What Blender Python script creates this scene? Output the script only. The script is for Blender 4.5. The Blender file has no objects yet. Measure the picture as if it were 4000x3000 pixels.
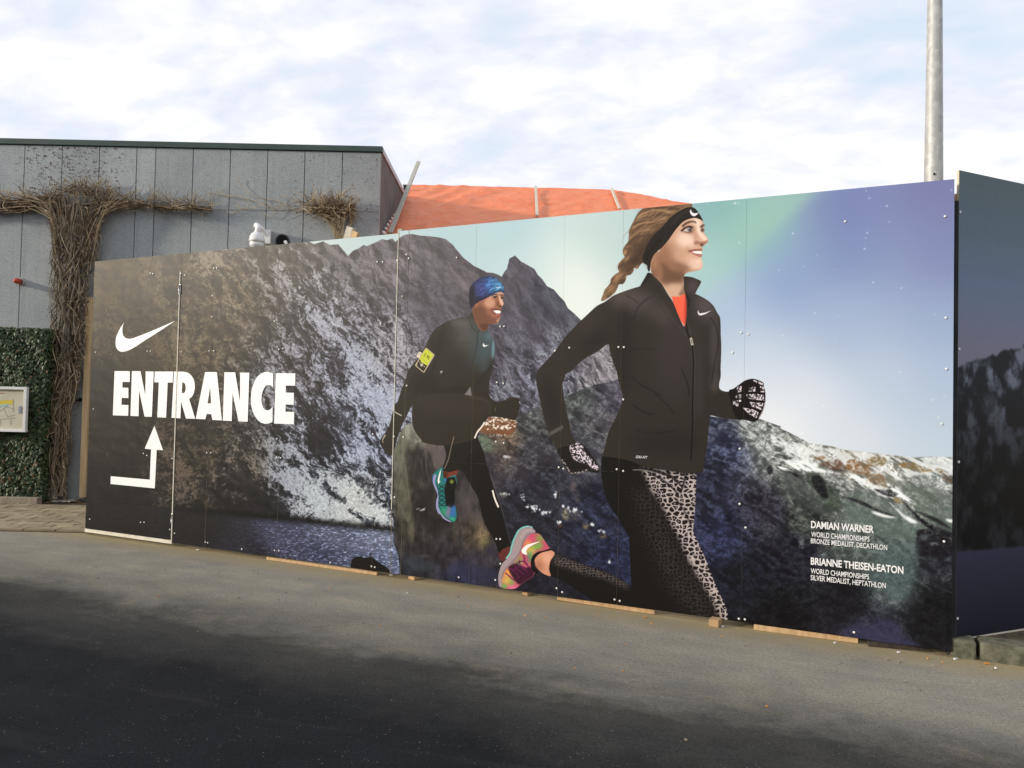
import math, random
import numpy as np

# ---------------------------------------------------------------- camera model (4000 x 3000 photo units)
FPX, EYE = 3000.0, 1.70
PITCH, ROLL = math.atan(77 / 3000.0), 0.0216
_f = np.array([0, math.cos(PITCH), math.sin(PITCH)])
_r0 = np.array([1.0, 0, 0])
_u0 = np.array([0, -math.sin(PITCH), math.cos(PITCH)])
CR = math.cos(ROLL) * _r0 + math.sin(ROLL) * _u0
CU = -math.sin(ROLL) * _r0 + math.cos(ROLL) * _u0
CO = np.array([0, 0, EYE])

def ray(U, V):
    return FPX * _f + (U - 2000) * CR + (1500 - V) * CU

def on_z(U, V, z=0.0):
    d = ray(U, V)
    return CO + d * ((z - EYE) / d[2])

def on_plane(U, V, a, n):
    d = ray(U, V)
    return CO + d * (np.dot(np.asarray(a) - CO, n) / np.dot(d, n))

# the hoarding stands on a straight line from WA (gate end) to WB (corner)
ZB, ZT = 0.045, 3.355
WA, WB = on_z(333, 2073, ZB), on_z(3716, 2544, ZB)
WL = float(np.hypot(*(WB - WA)[:2]))
WT = (WB - WA) / WL
WN = np.array([WT[1], -WT[0], 0.0])            # normal towards the street

def wall_sz(U, V):
    p = on_plane(U, V, WA, WN)
    return float(np.dot(p - WA, WT)), float(p[2])

import bpy, bmesh
from mathutils import Matrix, Vector

C = bpy.data.collections.new('scene')
bpy.context.scene.collection.children.link(C)
SC = bpy.context.scene

# ---------------------------------------------------------------- camera, world, sun, exposure
cam = bpy.data.cameras.new('camera')
cam.sensor_width = 36.0
cam.lens = FPX / 4000 * 36.0
cam.clip_start, cam.clip_end = 0.05, 2000
camo = bpy.data.objects.new('camera', cam)
C.objects.link(camo)
camo.matrix_world = Matrix(((CR[0], CU[0], -_f[0], CO[0]), (CR[1], CU[1], -_f[1], CO[1]), (CR[2], CU[2], -_f[2], CO[2]), (0, 0, 0, 1)))
SC.camera = camo
SC.view_settings.view_transform = 'Standard'
SC.view_settings.look = 'None'
SC.view_settings.exposure = 0.5
SC.view_settings.gamma = 1.0
SC.view_settings.use_curve_mapping = False

SUN_EL, SUN_AZ = math.radians(14.0), math.atan2(-0.965, -0.262)     # azimuth measured from +Y towards +X
sun_dir = Vector((math.sin(SUN_AZ) * math.cos(SUN_EL), math.cos(SUN_AZ) * math.cos(SUN_EL), math.sin(SUN_EL)))
sl_ = bpy.data.lights.new('sun', 'SUN')
sl_.energy = 2.6
sl_.angle = math.radians(4.0)
sl_.color = (1.0, 0.91, 0.76)
suno = bpy.data.objects.new('sun', sl_)
C.objects.link(suno)
suno.rotation_euler = (-sun_dir).to_track_quat('-Z', 'Y').to_euler()

W = bpy.data.worlds.new('World')
SC.world = W
W.use_nodes = True
nt = W.node_tree
nt.nodes.clear()

def nn(t, kind, **kw):
    n = t.nodes.new(kind)
    for k, v in kw.items():
        setattr(n, k, v)
    return n

def mth(t, op, a, b=None, c=None, clamp=False):
    n = nn(t, 'ShaderNodeMath', operation=op)
    n.use_clamp = clamp
    for i, v in enumerate((a, b, c)):
        if v is None:
            continue
        if isinstance(v, (int, float)):
            n.inputs[i].default_value = v
        else:
            t.links.new(v, n.inputs[i])
    return n.outputs[0]

def noise(t, vec, scale, detail=4, rough=.55, dist=0.0):
    n = nn(t, 'ShaderNodeTexNoise')
    n.inputs['Scale'].default_value = scale
    n.inputs['Detail'].default_value = detail
    n.inputs['Roughness'].default_value = rough
    n.inputs['Distortion'].default_value = dist
    if vec is not None:
        t.links.new(vec, n.inputs['Vector'])
    return n.outputs['Fac']

def ramp(t, fac, stops):
    n = nn(t, 'ShaderNodeValToRGB')
    e = n.color_ramp.elements
    while len(e) < len(stops):
        e.new(0.5)
    for k, (p, c) in zip(e, stops):
        k.position = p
        k.color = (*c, 1) if len(c) == 3 else c
    t.links.new(fac, n.inputs[0])
    return n.outputs[0]

def mixc(t, fac, a, b, mode='MIX'):
    n = nn(t, 'ShaderNodeMix', data_type='RGBA', blend_type=mode)
    for i, v in ((0, fac), (6, a), (7, b)):
        if isinstance(v, (int, float)):
            n.inputs[i].default_value = v
        elif isinstance(v, (tuple, list)):
            n.inputs[i].default_value = (*v, 1) if len(v) == 3 else v
        else:
            t.links.new(v, n.inputs[i])
    return n.outputs[2]

def g3(v):
    return (v, v, v)

tc = nn(nt, 'ShaderNodeTexCoord').outputs['Generated']
sep = nn(nt, 'ShaderNodeSeparateXYZ')
nt.links.new(tc, sep.inputs[0])
zc = mth(nt, 'ADD', mth(nt, 'MAXIMUM', sep.outputs[2], 0.0), 0.30)
px_ = mth(nt, 'DIVIDE', sep.outputs[0], zc)
py_ = mth(nt, 'DIVIDE', sep.outputs[1], zc)
cmb = nn(nt, 'ShaderNodeCombineXYZ')
nt.links.new(mth(nt, 'ADD', px_, mth(nt, 'MULTIPLY', py_, 0.35)), cmb.inputs[0])
nt.links.new(mth(nt, 'MULTIPLY', py_, 1.35), cmb.inputs[1])
cv = cmb.outputs[0]
c1 = noise(nt, cv, 2.3, 5, .54, .25)
c2 = noise(nt, cv, 7.0, 5, .58, .2)
cm = mth(nt, 'ADD', mth(nt, 'MULTIPLY', c1, .58), mth(nt, 'MULTIPLY', c2, .42))
cover = ramp(nt, cm, [(.34, g3(.84)), (.46, g3(.97)), (.56, g3(1.0))])
tone = ramp(nt, cm, [(.36, (.70, .79, .90)), (.44, (.755, .79, .89)), (.50, (.83, .845, .91)), (.56, (.92, .92, .935)), (.66, (1.03, 1.02, 1.0))])
sky = nn(nt, 'ShaderNodeTexSky', sky_type='NISHITA')
sky.sun_disc = False
sky.sun_elevation = SUN_EL
sky.sun_rotation = SUN_AZ
sky.air_density, sky.dust_density, sky.ozone_density = 1.0, 1.0, 1.0
bg1 = nn(nt, 'ShaderNodeBackground')
bg1.inputs[1].default_value = 0.15
nt.links.new(sky.outputs[0], bg1.inputs[0])
bg2 = nn(nt, 'ShaderNodeBackground')
bg2.inputs[1].default_value = 0.80
nt.links.new(tone, bg2.inputs[0])
mx = nn(nt, 'ShaderNodeMixShader')
nt.links.new(cover, mx.inputs[0])
nt.links.new(bg1.outputs[0], mx.inputs[1])
nt.links.new(bg2.outputs[0], mx.inputs[2])
wo = nn(nt, 'ShaderNodeOutputWorld')
nt.links.new(mx.outputs[0], wo.inputs[0])

# ---------------------------------------------------------------- helpers
def mat(name, col, rough=.7, spec=.4, metal=0.0):
    """a principled material; returns (material, tree, bsdf)"""
    m = bpy.data.materials.new(name)
    m.use_nodes = True
    t = m.node_tree
    b = t.nodes['Principled BSDF']
    b.inputs['Base Color'].default_value = (*col, 1)
    b.inputs['Roughness'].default_value = rough
    b.inputs['Specular IOR Level'].default_value = spec
    b.inputs['Metallic'].default_value = metal
    return m, t, b

def pos(t, scale=(1, 1, 1)):
    n = nn(t, 'ShaderNodeNewGeometry').outputs['Position']
    if scale == (1, 1, 1):
        return n
    v = nn(t, 'ShaderNodeVectorMath', operation='MULTIPLY')
    t.links.new(n, v.inputs[0])
    v.inputs[1].default_value = scale
    return v.outputs[0]

def bump(t, b, h, dist, strength=1.0):
    n = nn(t, 'ShaderNodeBump')
    n.inputs['Distance'].default_value = dist
    n.inputs['Strength'].default_value = strength
    t.links.new(h, n.inputs['Height'])
    t.links.new(n.outputs[0], b.inputs['Normal'])

def mottled(name, c0, c1, scale, rough=.8, spec=.3, vscale=(1, 1, 1), lo=.35, hi=.65, bd=0.0, detail=5, metal=0.0, random_tint=0.0):
    m, t, b = mat(name, c0, rough, spec, metal)
    p = pos(t, vscale)
    f = noise(t, p, scale, detail, .6)
    col = ramp(t, f, [(lo, c0), (hi, c1)])
    if random_tint:
        oi = nn(t, 'ShaderNodeObjectInfo').outputs['Random']
        k = mth(t, 'ADD', mth(t, 'MULTIPLY', oi, random_tint), 1 - random_tint / 2)
        v = nn(t, 'ShaderNodeVectorMath', operation='SCALE')
        t.links.new(col, v.inputs[0])
        t.links.new(k, v.inputs['Scale'])
        col = v.outputs[0]
    t.links.new(col, b.inputs['Base Color'])
    if bd:
        bump(t, b, f, bd)
    return m

class MB:
    """collects verts and faces; build() links them as one mesh object"""
    def __init__(self):
        self.v, self.f, self.mi = [], [], []

    def add(self, vs, fs, mi=0):
        o = len(self.v)
        self.v += [tuple(map(float, q)) for q in vs]
        self.f += [tuple(i + o for i in q) for q in fs]
        self.mi += [mi] * len(fs)
        return self

    def box(self, c, half, ax=None, mi=0):
        ax = ax or ((1, 0, 0), (0, 1, 0), (0, 0, 1))
        ax = [np.array(a, float) for a in ax]
        c = np.array(c, float)
        vs = [c + ax[0] * half[0] * sx + ax[1] * half[1] * sy + ax[2] * half[2] * sz for sz in (-1, 1) for sy in (-1, 1) for sx in (-1, 1)]
        fs = [(0, 2, 3, 1), (4, 5, 7, 6), (0, 1, 5, 4), (2, 6, 7, 3), (0, 4, 6, 2), (1, 3, 7, 5)]
        return self.add(vs, fs, mi)

    def beam(self, a, b, w, h, up=(0, 0, 1), mi=0):
        """a bar from a to b, w wide and h high"""
        a, b = np.array(a, float), np.array(b, float)
        d = b - a
        L = np.linalg.norm(d)
        d /= L
        s = np.cross(d, np.array(up, float))
        s /= np.linalg.norm(s)
        u = np.cross(s, d)
        return self.box((a + b) / 2, (L / 2, w / 2, h / 2), (d, s, u), mi)

    def tube(self, pts, rad, n=6, cap=True, mi=0):
        pts = np.asarray(pts, float)
        m = len(pts)
        rad = np.broadcast_to(rad, (m,)) if np.ndim(rad) == 0 else np.asarray(rad, float)
        d = np.gradient(pts, axis=0)
        d /= np.linalg.norm(d, axis=1)[:, None] + 1e-12
        ref = np.array([0.3, .9, .2]) if abs(d[0][1]) < .8 else np.array([.9, .1, .3])
        vs = []
        for i in range(m):
            s = np.cross(d[i], ref)
            s /= np.linalg.norm(s) + 1e-12
            u = np.cross(d[i], s)
            for k in range(n):
                a = 2 * math.pi * k / n
                vs.append(pts[i] + rad[i] * (math.cos(a) * s + math.sin(a) * u))
        fs = [(i * n + k, i * n + (k + 1) % n, (i + 1) * n + (k + 1) % n, (i + 1) * n + k) for i in range(m - 1) for k in range(n)]
        if cap:
            fs.append(tuple(range(n)))
            fs.append(tuple(range((m - 1) * n + n - 1, (m - 1) * n - 1, -1)))
        return self.add(vs, fs, mi)

    def lathe(self, o, prof, ax=(0, 0, 1), n=20, mi=0):
        """profile of (radius, height) turned about ax through o"""
        ax = np.array(ax, float)
        ax /= np.linalg.norm(ax)
        ref = np.array([1, 0, 0]) if abs(ax[0]) < .8 else np.array([0, 1, 0])
        s = np.cross(ax, ref)
        s /= np.linalg.norm(s)
        u = np.cross(ax, s)
        vs = [np.array(o) + ax * h + r * (math.cos(2 * math.pi * k / n) * s + math.sin(2 * math.pi * k / n) * u) for r, h in prof for k in range(n)]
        m = len(prof)
        fs = [(i * n + k, i * n + (k + 1) % n, (i + 1) * n + (k + 1) % n, (i + 1) * n + k) for i in range(m - 1) for k in range(n)]
        fs += [tuple(range(n - 1, -1, -1)), tuple(range((m - 1) * n, m * n))]
        return self.add(vs, fs, mi)

    def mesh(self, name, mats, smooth=False):
        me = bpy.data.meshes.new(name)
        me.from_pydata(self.v, [], self.f)
        for m in (mats if isinstance(mats, (list, tuple)) else [mats]):
            me.materials.append(m)
        if any(self.mi):
            me.polygons.foreach_set('material_index', self.mi)
        if smooth:
            me.polygons.foreach_set('use_smooth', [True] * len(self.f))
        me.update()
        return me

    def build(self, name, mats, parent=None, smooth=False, bevel=0.0, kind=None):
        o = bpy.data.objects.new(name, self.mesh(name, mats, smooth))
        C.objects.link(o)
        if parent is not None:
            o.parent = parent
            o.matrix_parent_inverse = parent.matrix_world.inverted()
        if bevel:
            bv = o.modifiers.new('bevel', 'BEVEL')
            bv.width = bevel
            bv.segments = 2
            bv.limit_method = 'ANGLE'
        if kind:
            o['kind'] = kind
        return o

def inst(src, name, parent, loc):
    """another object on the same mesh"""
    o = bpy.data.objects.new(name, src)
    C.objects.link(o)
    if parent is not None:
        o.parent = parent
        o.matrix_parent_inverse = parent.matrix_world.inverted()
    o.location = loc
    return o

def tag(o, label=None, cat=None, group=None, kind=None):
    for k, v in (('label', label), ('category', cat), ('group', group), ('kind', kind)):
        if v:
            o[k] = v
    return o

def thing(name, label, cat, loc=(0, 0, 0), group=None):
    o = bpy.data.objects.new(name, None)
    C.objects.link(o)
    o.empty_display_size = .2
    o.location = loc
    o.matrix_world = Matrix.Translation(Vector([float(q) for q in loc]))
    return tag(o, label, cat, group)

ZUP = np.array([0, 0, 1.0])

# ---------------------------------------------------------------- the print on the hoarding, painted in wall space
PPM = 320
TW, TH = int(WL * PPM), int((ZT - ZB) * PPM)
FR = dict(A=(0, 1200, 1000), B=(600, 1200, 1000), C=(2300, 750, 600), D=(2050, 1050, 1000), E=(2050, 1700, 1000),
          F=(1450, 1050, 700), G=(1450, 1500, 700), H=(1450, 1850, 700), I=(3000, 1400, 1000), J=(3000, 1950, 1000),
          K=(3000, 650, 1000), L=(900, 500, 1000), M=(600, 1750, 1000), P1=(2266, 742, 703), P2=(1523, 1016, 833.5), N=(0, 0, 2212))

def pix(fr, pts):
    ox, oy, w = FR[fr]
    k = w / 2212.0
    return [(ox + x * k, oy + y * k) for x, y in pts]

def tex(fr, pts):
    out = []
    for U, V in pix(fr, pts):
        s, z = wall_sz(U, V)
        out.append((s * PPM, (ZT - z) * PPM))
    return np.array(out)

def spline(p, n=6, closed=True):
    p = np.asarray(p, float)
    m = len(p)
    out = []
    t = (np.arange(n) / n)[:, None]
    for i in range(m if closed else m - 1):
        if closed:
            a, b, c, d = p[i - 1], p[i], p[(i + 1) % m], p[(i + 2) % m]
        else:
            a, b, c, d = p[max(i - 1, 0)], p[i], p[i + 1], p[min(i + 2, m - 1)]
        out.append(0.5 * (2 * b + (c - a) * t + (2 * a - 5 * b + 4 * c - d) * t * t + (3 * b - a - 3 * c + d) * t ** 3))
    if not closed:
        out.append(p[-1:])
    return np.concatenate(out)

def raster(polys, x0, y0, w, h, ss=3):
    W, H = w * ss, h * ss
    tog = np.zeros((H, W + 1), np.int32)
    for p in polys:
        q = (np.asarray(p) - (x0, y0)) * ss
        a, b = q, np.roll(q, -1, 0)
        for (xa, ya), (xb, yb) in zip(a, b):
            if ya == yb:
                continue
            if ya > yb:
                xa, ya, xb, yb = xb, yb, xa, ya
            r0, r1 = max(int(math.ceil(ya - .5)), 0), min(int(math.ceil(yb - .5)), H)
            if r1 <= r0:
                continue
            rows = np.arange(r0, r1)
            xs = xa + (rows + .5 - ya) * (xb - xa) / (yb - ya)
            np.add.at(tog, (rows, np.clip(np.ceil(xs - .5), 0, W).astype(int)), 1)
    m = (np.cumsum(tog, 1)[:, :W] & 1).astype(np.float32)
    return m.reshape(h, ss, w, ss).mean((1, 3))

def boxblur(a, r):
    for ax in (0, 1):
        pad = [(0, 0)] * a.ndim
        pad[ax] = (r + 1, r)
        c = np.cumsum(np.pad(a, pad, mode='edge'), axis=ax, dtype=np.float64)
        n = a.shape[ax]
        i0 = [slice(None)] * a.ndim
        i1 = [slice(None)] * a.ndim
        i0[ax], i1[ax] = slice(0, n), slice(2 * r + 1, 2 * r + 1 + n)
        a = ((c[tuple(i1)] - c[tuple(i0)]) / (2 * r + 1)).astype(np.float32)
    return a

def blur(a, s):
    r = max(1, int(round(s)))
    return boxblur(boxblur(a, r), max(1, r - 1)) if s >= 1 else a

IMG = np.zeros((TH, TW, 3), np.float32)

def region(polys, bl=0):
    allp = np.concatenate(polys)
    pad = int(bl * 3 + 3)
    x0, y0 = np.floor(allp.min(0)).astype(int) - pad
    x1, y1 = np.ceil(allp.max(0)).astype(int) + pad
    x0, y0, x1, y1 = max(x0, -60), max(y0, -60), min(x1, TW + 60), min(y1, TH + 60)
    m = raster(polys, x0, y0, x1 - x0, y1 - y0)
    if bl:
        m = blur(m, bl)
    cx0, cy0 = max(-x0, 0), max(-y0, 0)
    m = m[cy0:cy0 + max(0, min(y1, TH) - max(y0, 0)), cx0:cx0 + max(0, min(x1, TW) - max(x0, 0))]
    x0, y0 = max(x0, 0), max(y0, 0)
    return (slice(y0, y0 + m.shape[0]), slice(x0, x0 + m.shape[1])), m

def put(sl, m, col):
    c = np.asarray(col, np.float32)
    if c.ndim == 1:
        c = c / 255.0
    IMG[sl] = IMG[sl] * (1 - m[..., None]) + c * m[..., None]

def full(polys, bl=0):
    M = np.zeros((TH, TW), np.float32)
    sl, m = region(polys, bl)
    M[sl] = m
    return M

def fill(fr, pts, col, a=1.0, bl=0, clip=None, smooth=True, holes=()):
    ps = [tex(fr, pts)] + [tex(fr, h) for h in holes]
    if smooth:
        ps = [spline(p) for p in ps]
    sl, m = region(ps, bl)
    m = m * a
    if clip is not None:
        m = m * clip[sl]
    put(sl, m, col)

def ribbon(p, w0, w1):
    p = np.asarray(p, float)
    d = np.gradient(p, axis=0)
    d /= np.linalg.norm(d, axis=1)[:, None] + 1e-9
    nrm = np.stack([-d[:, 1], d[:, 0]], 1)
    w = np.linspace(w0, w1, len(p))[:, None] / 2
    return np.concatenate([p + nrm * w, (p - nrm * w)[::-1]])

def line(fr, pts, w, col, a=1.0, bl=0, clip=None, w1=None, smooth=True):
    """a stroke, w in the frame's own units"""
    p = tex(fr, pts)
    if smooth and len(p) > 2:
        p = spline(p, 6, False)
    c = np.array(pts, float).mean(0)
    k = np.linalg.norm(tex(fr, [c + (0, 50)])[0] - tex(fr, [c])[0]) / 50
    sl, m = region([ribbon(p, max(w * k, .6), max((w if w1 is None else w1) * k, .4))], bl)
    m = m * a
    if clip is not None:
        m = m * clip[sl]
    put(sl, m, col)

def blob(fr, c, rx, ry, col, a=1.0, ang=0.0, clip=None, soft=1.0):
    """soft elliptical touch of colour"""
    t = np.linspace(0, 2 * math.pi, 24, endpoint=False)
    ca, sa = math.cos(ang), math.sin(ang)
    pts = [(c[0] + rx * math.cos(q) * ca - ry * math.sin(q) * sa, c[1] + rx * math.cos(q) * sa + ry * math.sin(q) * ca) for q in t]
    p = tex(fr, pts)
    ext = (p.max(0) - p.min(0)).min()
    sl, m = region([p], max(1, ext * .28 * soft) if soft else 0)
    m = m * a
    if clip is not None:
        m = m * clip[sl]
    put(sl, m, col)

_RT = np.random.RandomState(7).rand(256, 256).astype(np.float32)

def vn(x, y, seed=0):
    x = x + seed * 17.31
    y = y + seed * 9.77
    xi, yi = np.floor(x).astype(np.int32), np.floor(y).astype(np.int32)
    fx, fy = (x - xi).astype(np.float32), (y - yi).astype(np.float32)
    fx, fy = fx * fx * (3 - 2 * fx), fy * fy * (3 - 2 * fy)
    a, b = _RT[yi & 255, xi & 255], _RT[yi & 255, (xi + 1) & 255]
    c, d = _RT[(yi + 1) & 255, xi & 255], _RT[(yi + 1) & 255, (xi + 1) & 255]
    return (a + (b - a) * fx) * (1 - fy) + (c + (d - c) * fx) * fy

def fbm(x, y, o=4, seed=0, ridge=False):
    t, amp, tot = 0, 1.0, 0
    for i in range(o):
        n = vn(x * 2.03 ** i, y * 2.03 ** i, seed + i * 3)
        if ridge:
            n = 1 - np.abs(2 * n - 1)
        t = t + n * amp
        tot += amp
        amp *= .55
    return t / tot

def sstep(a, b, x):
    t = np.clip((x - a) / (b - a), 0, 1)
    return t * t * (3 - 2 * t)

# photo coordinates of every texel
_ys, _xs = np.mgrid[0:TH, 0:TW].astype(np.float32)
_P = WA[None, None, :] + (_xs / PPM)[..., None] * WT + 0
_d = _P - CO
_d[..., 2] = ZT - _ys / PPM - EYE
_dep = _d @ _f
UU = (2000 + FPX * (_d @ CR) / _dep).astype(np.float32)
VV = (1500 - FPX * (_d @ CU) / _dep).astype(np.float32)
del _P, _d, _dep

def field(cps, power=3.0):
    """smooth interpolation of (u, v, values...) control points"""
    u, v = UU[::6, ::6], VV[::6, ::6]
    acc, ws = 0, 0
    for c in cps:
        w = 1.0 / (((u - c[0]) ** 2 + (v - c[1]) ** 2) / 1e4 + .15) ** (power / 2)
        acc = acc + w[..., None] * np.array(c[2:], np.float32)
        ws = ws + w
    f = acc / ws[..., None]
    gy = np.clip(np.arange(TH) / 6.0, 0, f.shape[0] - 1.001)
    gx = np.clip(np.arange(TW) / 6.0, 0, f.shape[1] - 1.001)
    yi, xi = gy.astype(int), gx.astype(int)
    fy, fx = (gy - yi)[:, None, None], (gx - xi)[None, :, None]
    f0 = f[yi] * (1 - fy) + f[yi + 1] * fy
    return (f0[:, xi] * (1 - fx) + f0[:, xi + 1] * fx).astype(np.float32)

def paint_background():
    global IMG
    # printed sky with the northern light
    sky = field([(1250, 960, 186, 202, 206), (1500, 900, 178, 202, 208), (1750, 930, 172, 203, 212), (2000, 900, 172, 206, 216),
                 (2100, 1020, 196, 218, 222), (2250, 1100, 222, 232, 230), (2300, 1230, 224, 233, 232), (2350, 950, 186, 211, 212), (2800, 820, 128, 178, 182), (2750, 1050, 162, 204, 208), (2950, 900, 134, 186, 186),
                 (2850, 1200, 166, 188, 222), (3300, 820, 114, 128, 184), (3650, 740, 116, 120, 174), (3300, 1000, 122, 142, 194), (3680, 1000, 122, 134, 186), (3050, 1100, 134, 158, 208), (3300, 1250, 156, 178, 214), (3680, 1250, 146, 168, 206),
                 (2950, 1400, 194, 209, 230), (2900, 1600, 226, 232, 241), (3150, 1560, 212, 222, 236), (3450, 1500, 180, 199, 224), (3680, 1480, 166, 188, 218), (3650, 1740, 186, 204, 222), (3350, 1720, 208, 219, 232), (3050, 1700, 228, 233, 239)], 3.0)
    st = np.exp(-((UU - 2190 - (VV - 900) * .05) / 26) ** 2) + .8 * np.exp(-((UU - 2300 - (VV - 900) * .03) / 30) ** 2) + .5 * np.exp(-((UU - 2120) / 18) ** 2)
    st *= sstep(840, 980, VV) * sstep(1500, 1150, VV)
    sky += st[..., None] * np.array([14, 12, 6], np.float32)
    sky *= 1 + .016 * (fbm(UU / 60, VV / 60, 3, 5) - .5)[..., None]
    sky = np.stack([blur(sky[..., k], 44) for k in range(3)], -1)
    tt = UU - (3215 - (VV - 745) * 1.08)
    au = np.where(tt > -70, np.exp(-((tt + 70) / 62) ** 2), np.exp(-((tt + 70) / 190) ** 2)) * (1 - .75 * sstep(800, 1150, VV))
    sky = sky * (1 - .54 * au[..., None]) + .54 * au[..., None] * np.array([158, 206, 180], np.float32)
    lum = sky.mean(-1, keepdims=True)
    IMG[:] = (lum + (sky - lum) * .88) / 255

    # far mountains ------------------------------------------------
    ridge1 = pix('L', [(-2400, 700), (0, 900), (600, 960), (680, 980), (720, 1005), (800, 980), (860, 1010), (930, 1005), (980, 1062), (1015, 1105), (1060, 1060), (1100, 1045),
                       (1150, 1010), (1180, 1020), (1250, 990), (1310, 960), (1350, 970), (1400, 955), (1425, 985), (1460, 950), (1500, 925), (1560, 915),
                       (1640, 930), (1720, 935), (1800, 945), (1860, 960), (1920, 1010), (1960, 1060), (2010, 1120), (2100, 1190), (2212, 1245)])
    ridge1 += pix('F', [(1400, 42), (1500, 50), (1560, 70), (1608, 98), (1640, 40), (1672, 0)]) + [(1989, 1010), (2011, 998), (2034, 1021)]
    ridge1 += pix('D', [(80, 0), (110, 50), (150, 90), (190, 150), (250, 180), (300, 240), (340, 280), (370, 340), (430, 390), (480, 440), (600, 600), (760, 640), (850, 700), (1000, 900)])
    poly = [(u, v) for u, v in ridge1] + [(2600, 2600), (300, 2600)]
    m = full([tex('N', poly)], 0)
    jag = (fbm(UU / 14, VV / 14, 3, 3) - .5)
    cps = [(380, 1100, 62, 52, 30, 92, 78, 52, .15), (420, 2000, 21, 19, 17, 40, 35, 30, .1), (450, 1550, 32, 28, 21, 56, 48, 38, .2),
           (600, 1350, 50, 42, 26, 96, 84, 60, .3), (750, 1300, 54, 46, 32, 116, 104, 80, .42), (750, 1750, 33, 29, 24, 96, 84, 70, .45),
           (900, 1150, 66, 57, 42, 134, 122, 102, .4), (950, 1850, 32, 30, 28, 120, 110, 100, .5), (850, 2030, 26, 23, 21, 92, 80, 70, .42),
           (1100, 1100, 62, 56, 50, 160, 156, 160, .42), (1200, 1050, 62, 57, 53, 176, 172, 178, .3), (1250, 1250, 52, 48, 48, 170, 170, 182, .5),
           (1150, 1450, 38, 34, 34, 156, 154, 165, .5), (1350, 1450, 44, 41, 45, 170, 174, 190, .56), (1450, 1600, 52, 52, 60, 172, 178, 196, .58),
           (1200, 1700, 30, 28, 30, 160, 164, 176, .45), (1430, 1750, 54, 56, 66, 168, 175, 194, .56), (1120, 1850, 28, 28, 32, 165, 170, 182, .5),
           (1250, 1920, 34, 36, 42, 182, 188, 194, .58), (1400, 1950, 44, 46, 52, 196, 200, 200, .62), (1500, 2000, 42, 46, 56, 198, 203, 206, .60),
           (1000, 2000, 24, 23, 26, 130, 130, 142, .4), (1300, 980, 72, 68, 66, 112, 108, 108, .2), (1500, 1000, 74, 70, 72, 104, 100, 104, .2),
           (1700, 1000, 72, 69, 71, 96, 93, 96, .2), (1650, 1150, 64, 61, 65, 112, 110, 118, .3), (1850, 1060, 70, 66, 68, 98, 95, 99, .2),
           (1700, 1300, 62, 60, 66, 120, 118, 126, .4), (2000, 1080, 60, 60, 66, 98, 97, 102, .25), (2150, 1150, 52, 55, 62, 90, 94, 102, .3),
           (2050, 1350, 62, 62, 70, 122, 122, 132, .4), (2150, 1400, 64, 65, 74, 150, 152, 164, .5), (2380, 1430, 86, 84, 88, 176, 172, 172, .4),
           (2080, 1520, 66, 66, 76, 140, 144, 156, .5), (1560, 1350, 60, 57, 60, 170, 168, 174, .5)]
    f = field(cps, 4.0)
    haze_ = sstep(1380, 1650, UU) * sstep(1900, 1500, VV) + .8 * sstep(1250, 1000, VV) * sstep(900, 1400, UU) * sstep(1650, 1500, UU)
    f[..., :3] += np.clip(haze_, 0, 1)[..., None] * np.array([24, 21, 22], np.float32)
    f[..., :3] += (sstep(900, 1250, UU) * 5)[..., None] * np.array([-.1, 0, .7], np.float32)
    f[..., 3:6] += (sstep(900, 1250, UU))[..., None] * np.array([-2, 1, 7], np.float32)
    u1, v1 = UU * .60 + VV * .80, -UU * .80 + VV * .60
    wv = (fbm(UU / 130, VV / 130, 3, 11) - .5)
    wx, wy = 70 * wv + 16 * (fbm(UU / 17, VV / 17, 3, 15) - .5), 46 * (fbm(UU / 60, VV / 60, 3, 13) - .5) + 16 * (fbm(UU / 15, VV / 15, 3, 17) - .5)
    mixd = sstep(650, 1150, UU) * (1 - .6 * sstep(1800, 1950, VV))
    def relief(du, dv):
        a_, b_ = u1 + wx + du * .60 + dv * .80, v1 + wy - du * .80 + dv * .60
        x_, y_ = UU + wx + du, VV + wy + dv
        rib = fbm(a_ / 110, b_ / 40, 6, 21, True) * .7 + fbm(a_ / 60, b_ / 17, 5, 23) * .5
        rub = fbm(x_ / 62, y_ / 48, 6, 31, True)
        return rib * mixd * .85 + rub * (.95 - mixd * .5)
    h0 = relief(0, 0)
    lit = (h0 - relief(5.0, -4.0)) * 6.0
    lit2 = (blur(h0, 4) - blur(relief(16.0, -12.0), 4)) * 2.4
    big = fbm(u1 / 300 + 2, v1 / 110, 4, 51)
    big2 = fbm(UU / 150, VV / 120, 4, 53)
    fine = fbm(UU / 5.5, VV / 5.0, 2, 61)
    calm = 1 - .62 * sstep(1500, 1700, UU) * sstep(1500, 1250, VV) - .35 * sstep(900, 600, UU)
    crumb = fbm(UU / 9, VV / 8, 3, 63)
    grain_ = fbm((u1 + wx) / 20, (v1 + wy) / 6.0, 4, 65) * mixd + fbm((UU + wx) / 13, (VV + wy) / 11, 4, 66) * (1 - mixd)
    vein = sstep(.80, .96, fbm((UU + 2 * wx) / 70, (VV + 2 * wy) / 56, 4, 67, True)) * (1 - .6 * mixd)
    snow = .30 + (lit * .24 + lit2 * .30) * calm + (fine - .5) * .55 + (grain_ - .5) * 1.55 * calm + (crumb - .5) * .55 * calm + vein * .22 + (big - .5) * 1.45 + (big2 - .5) * .9 + (f[..., 6] - .42) * 1.05
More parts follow.
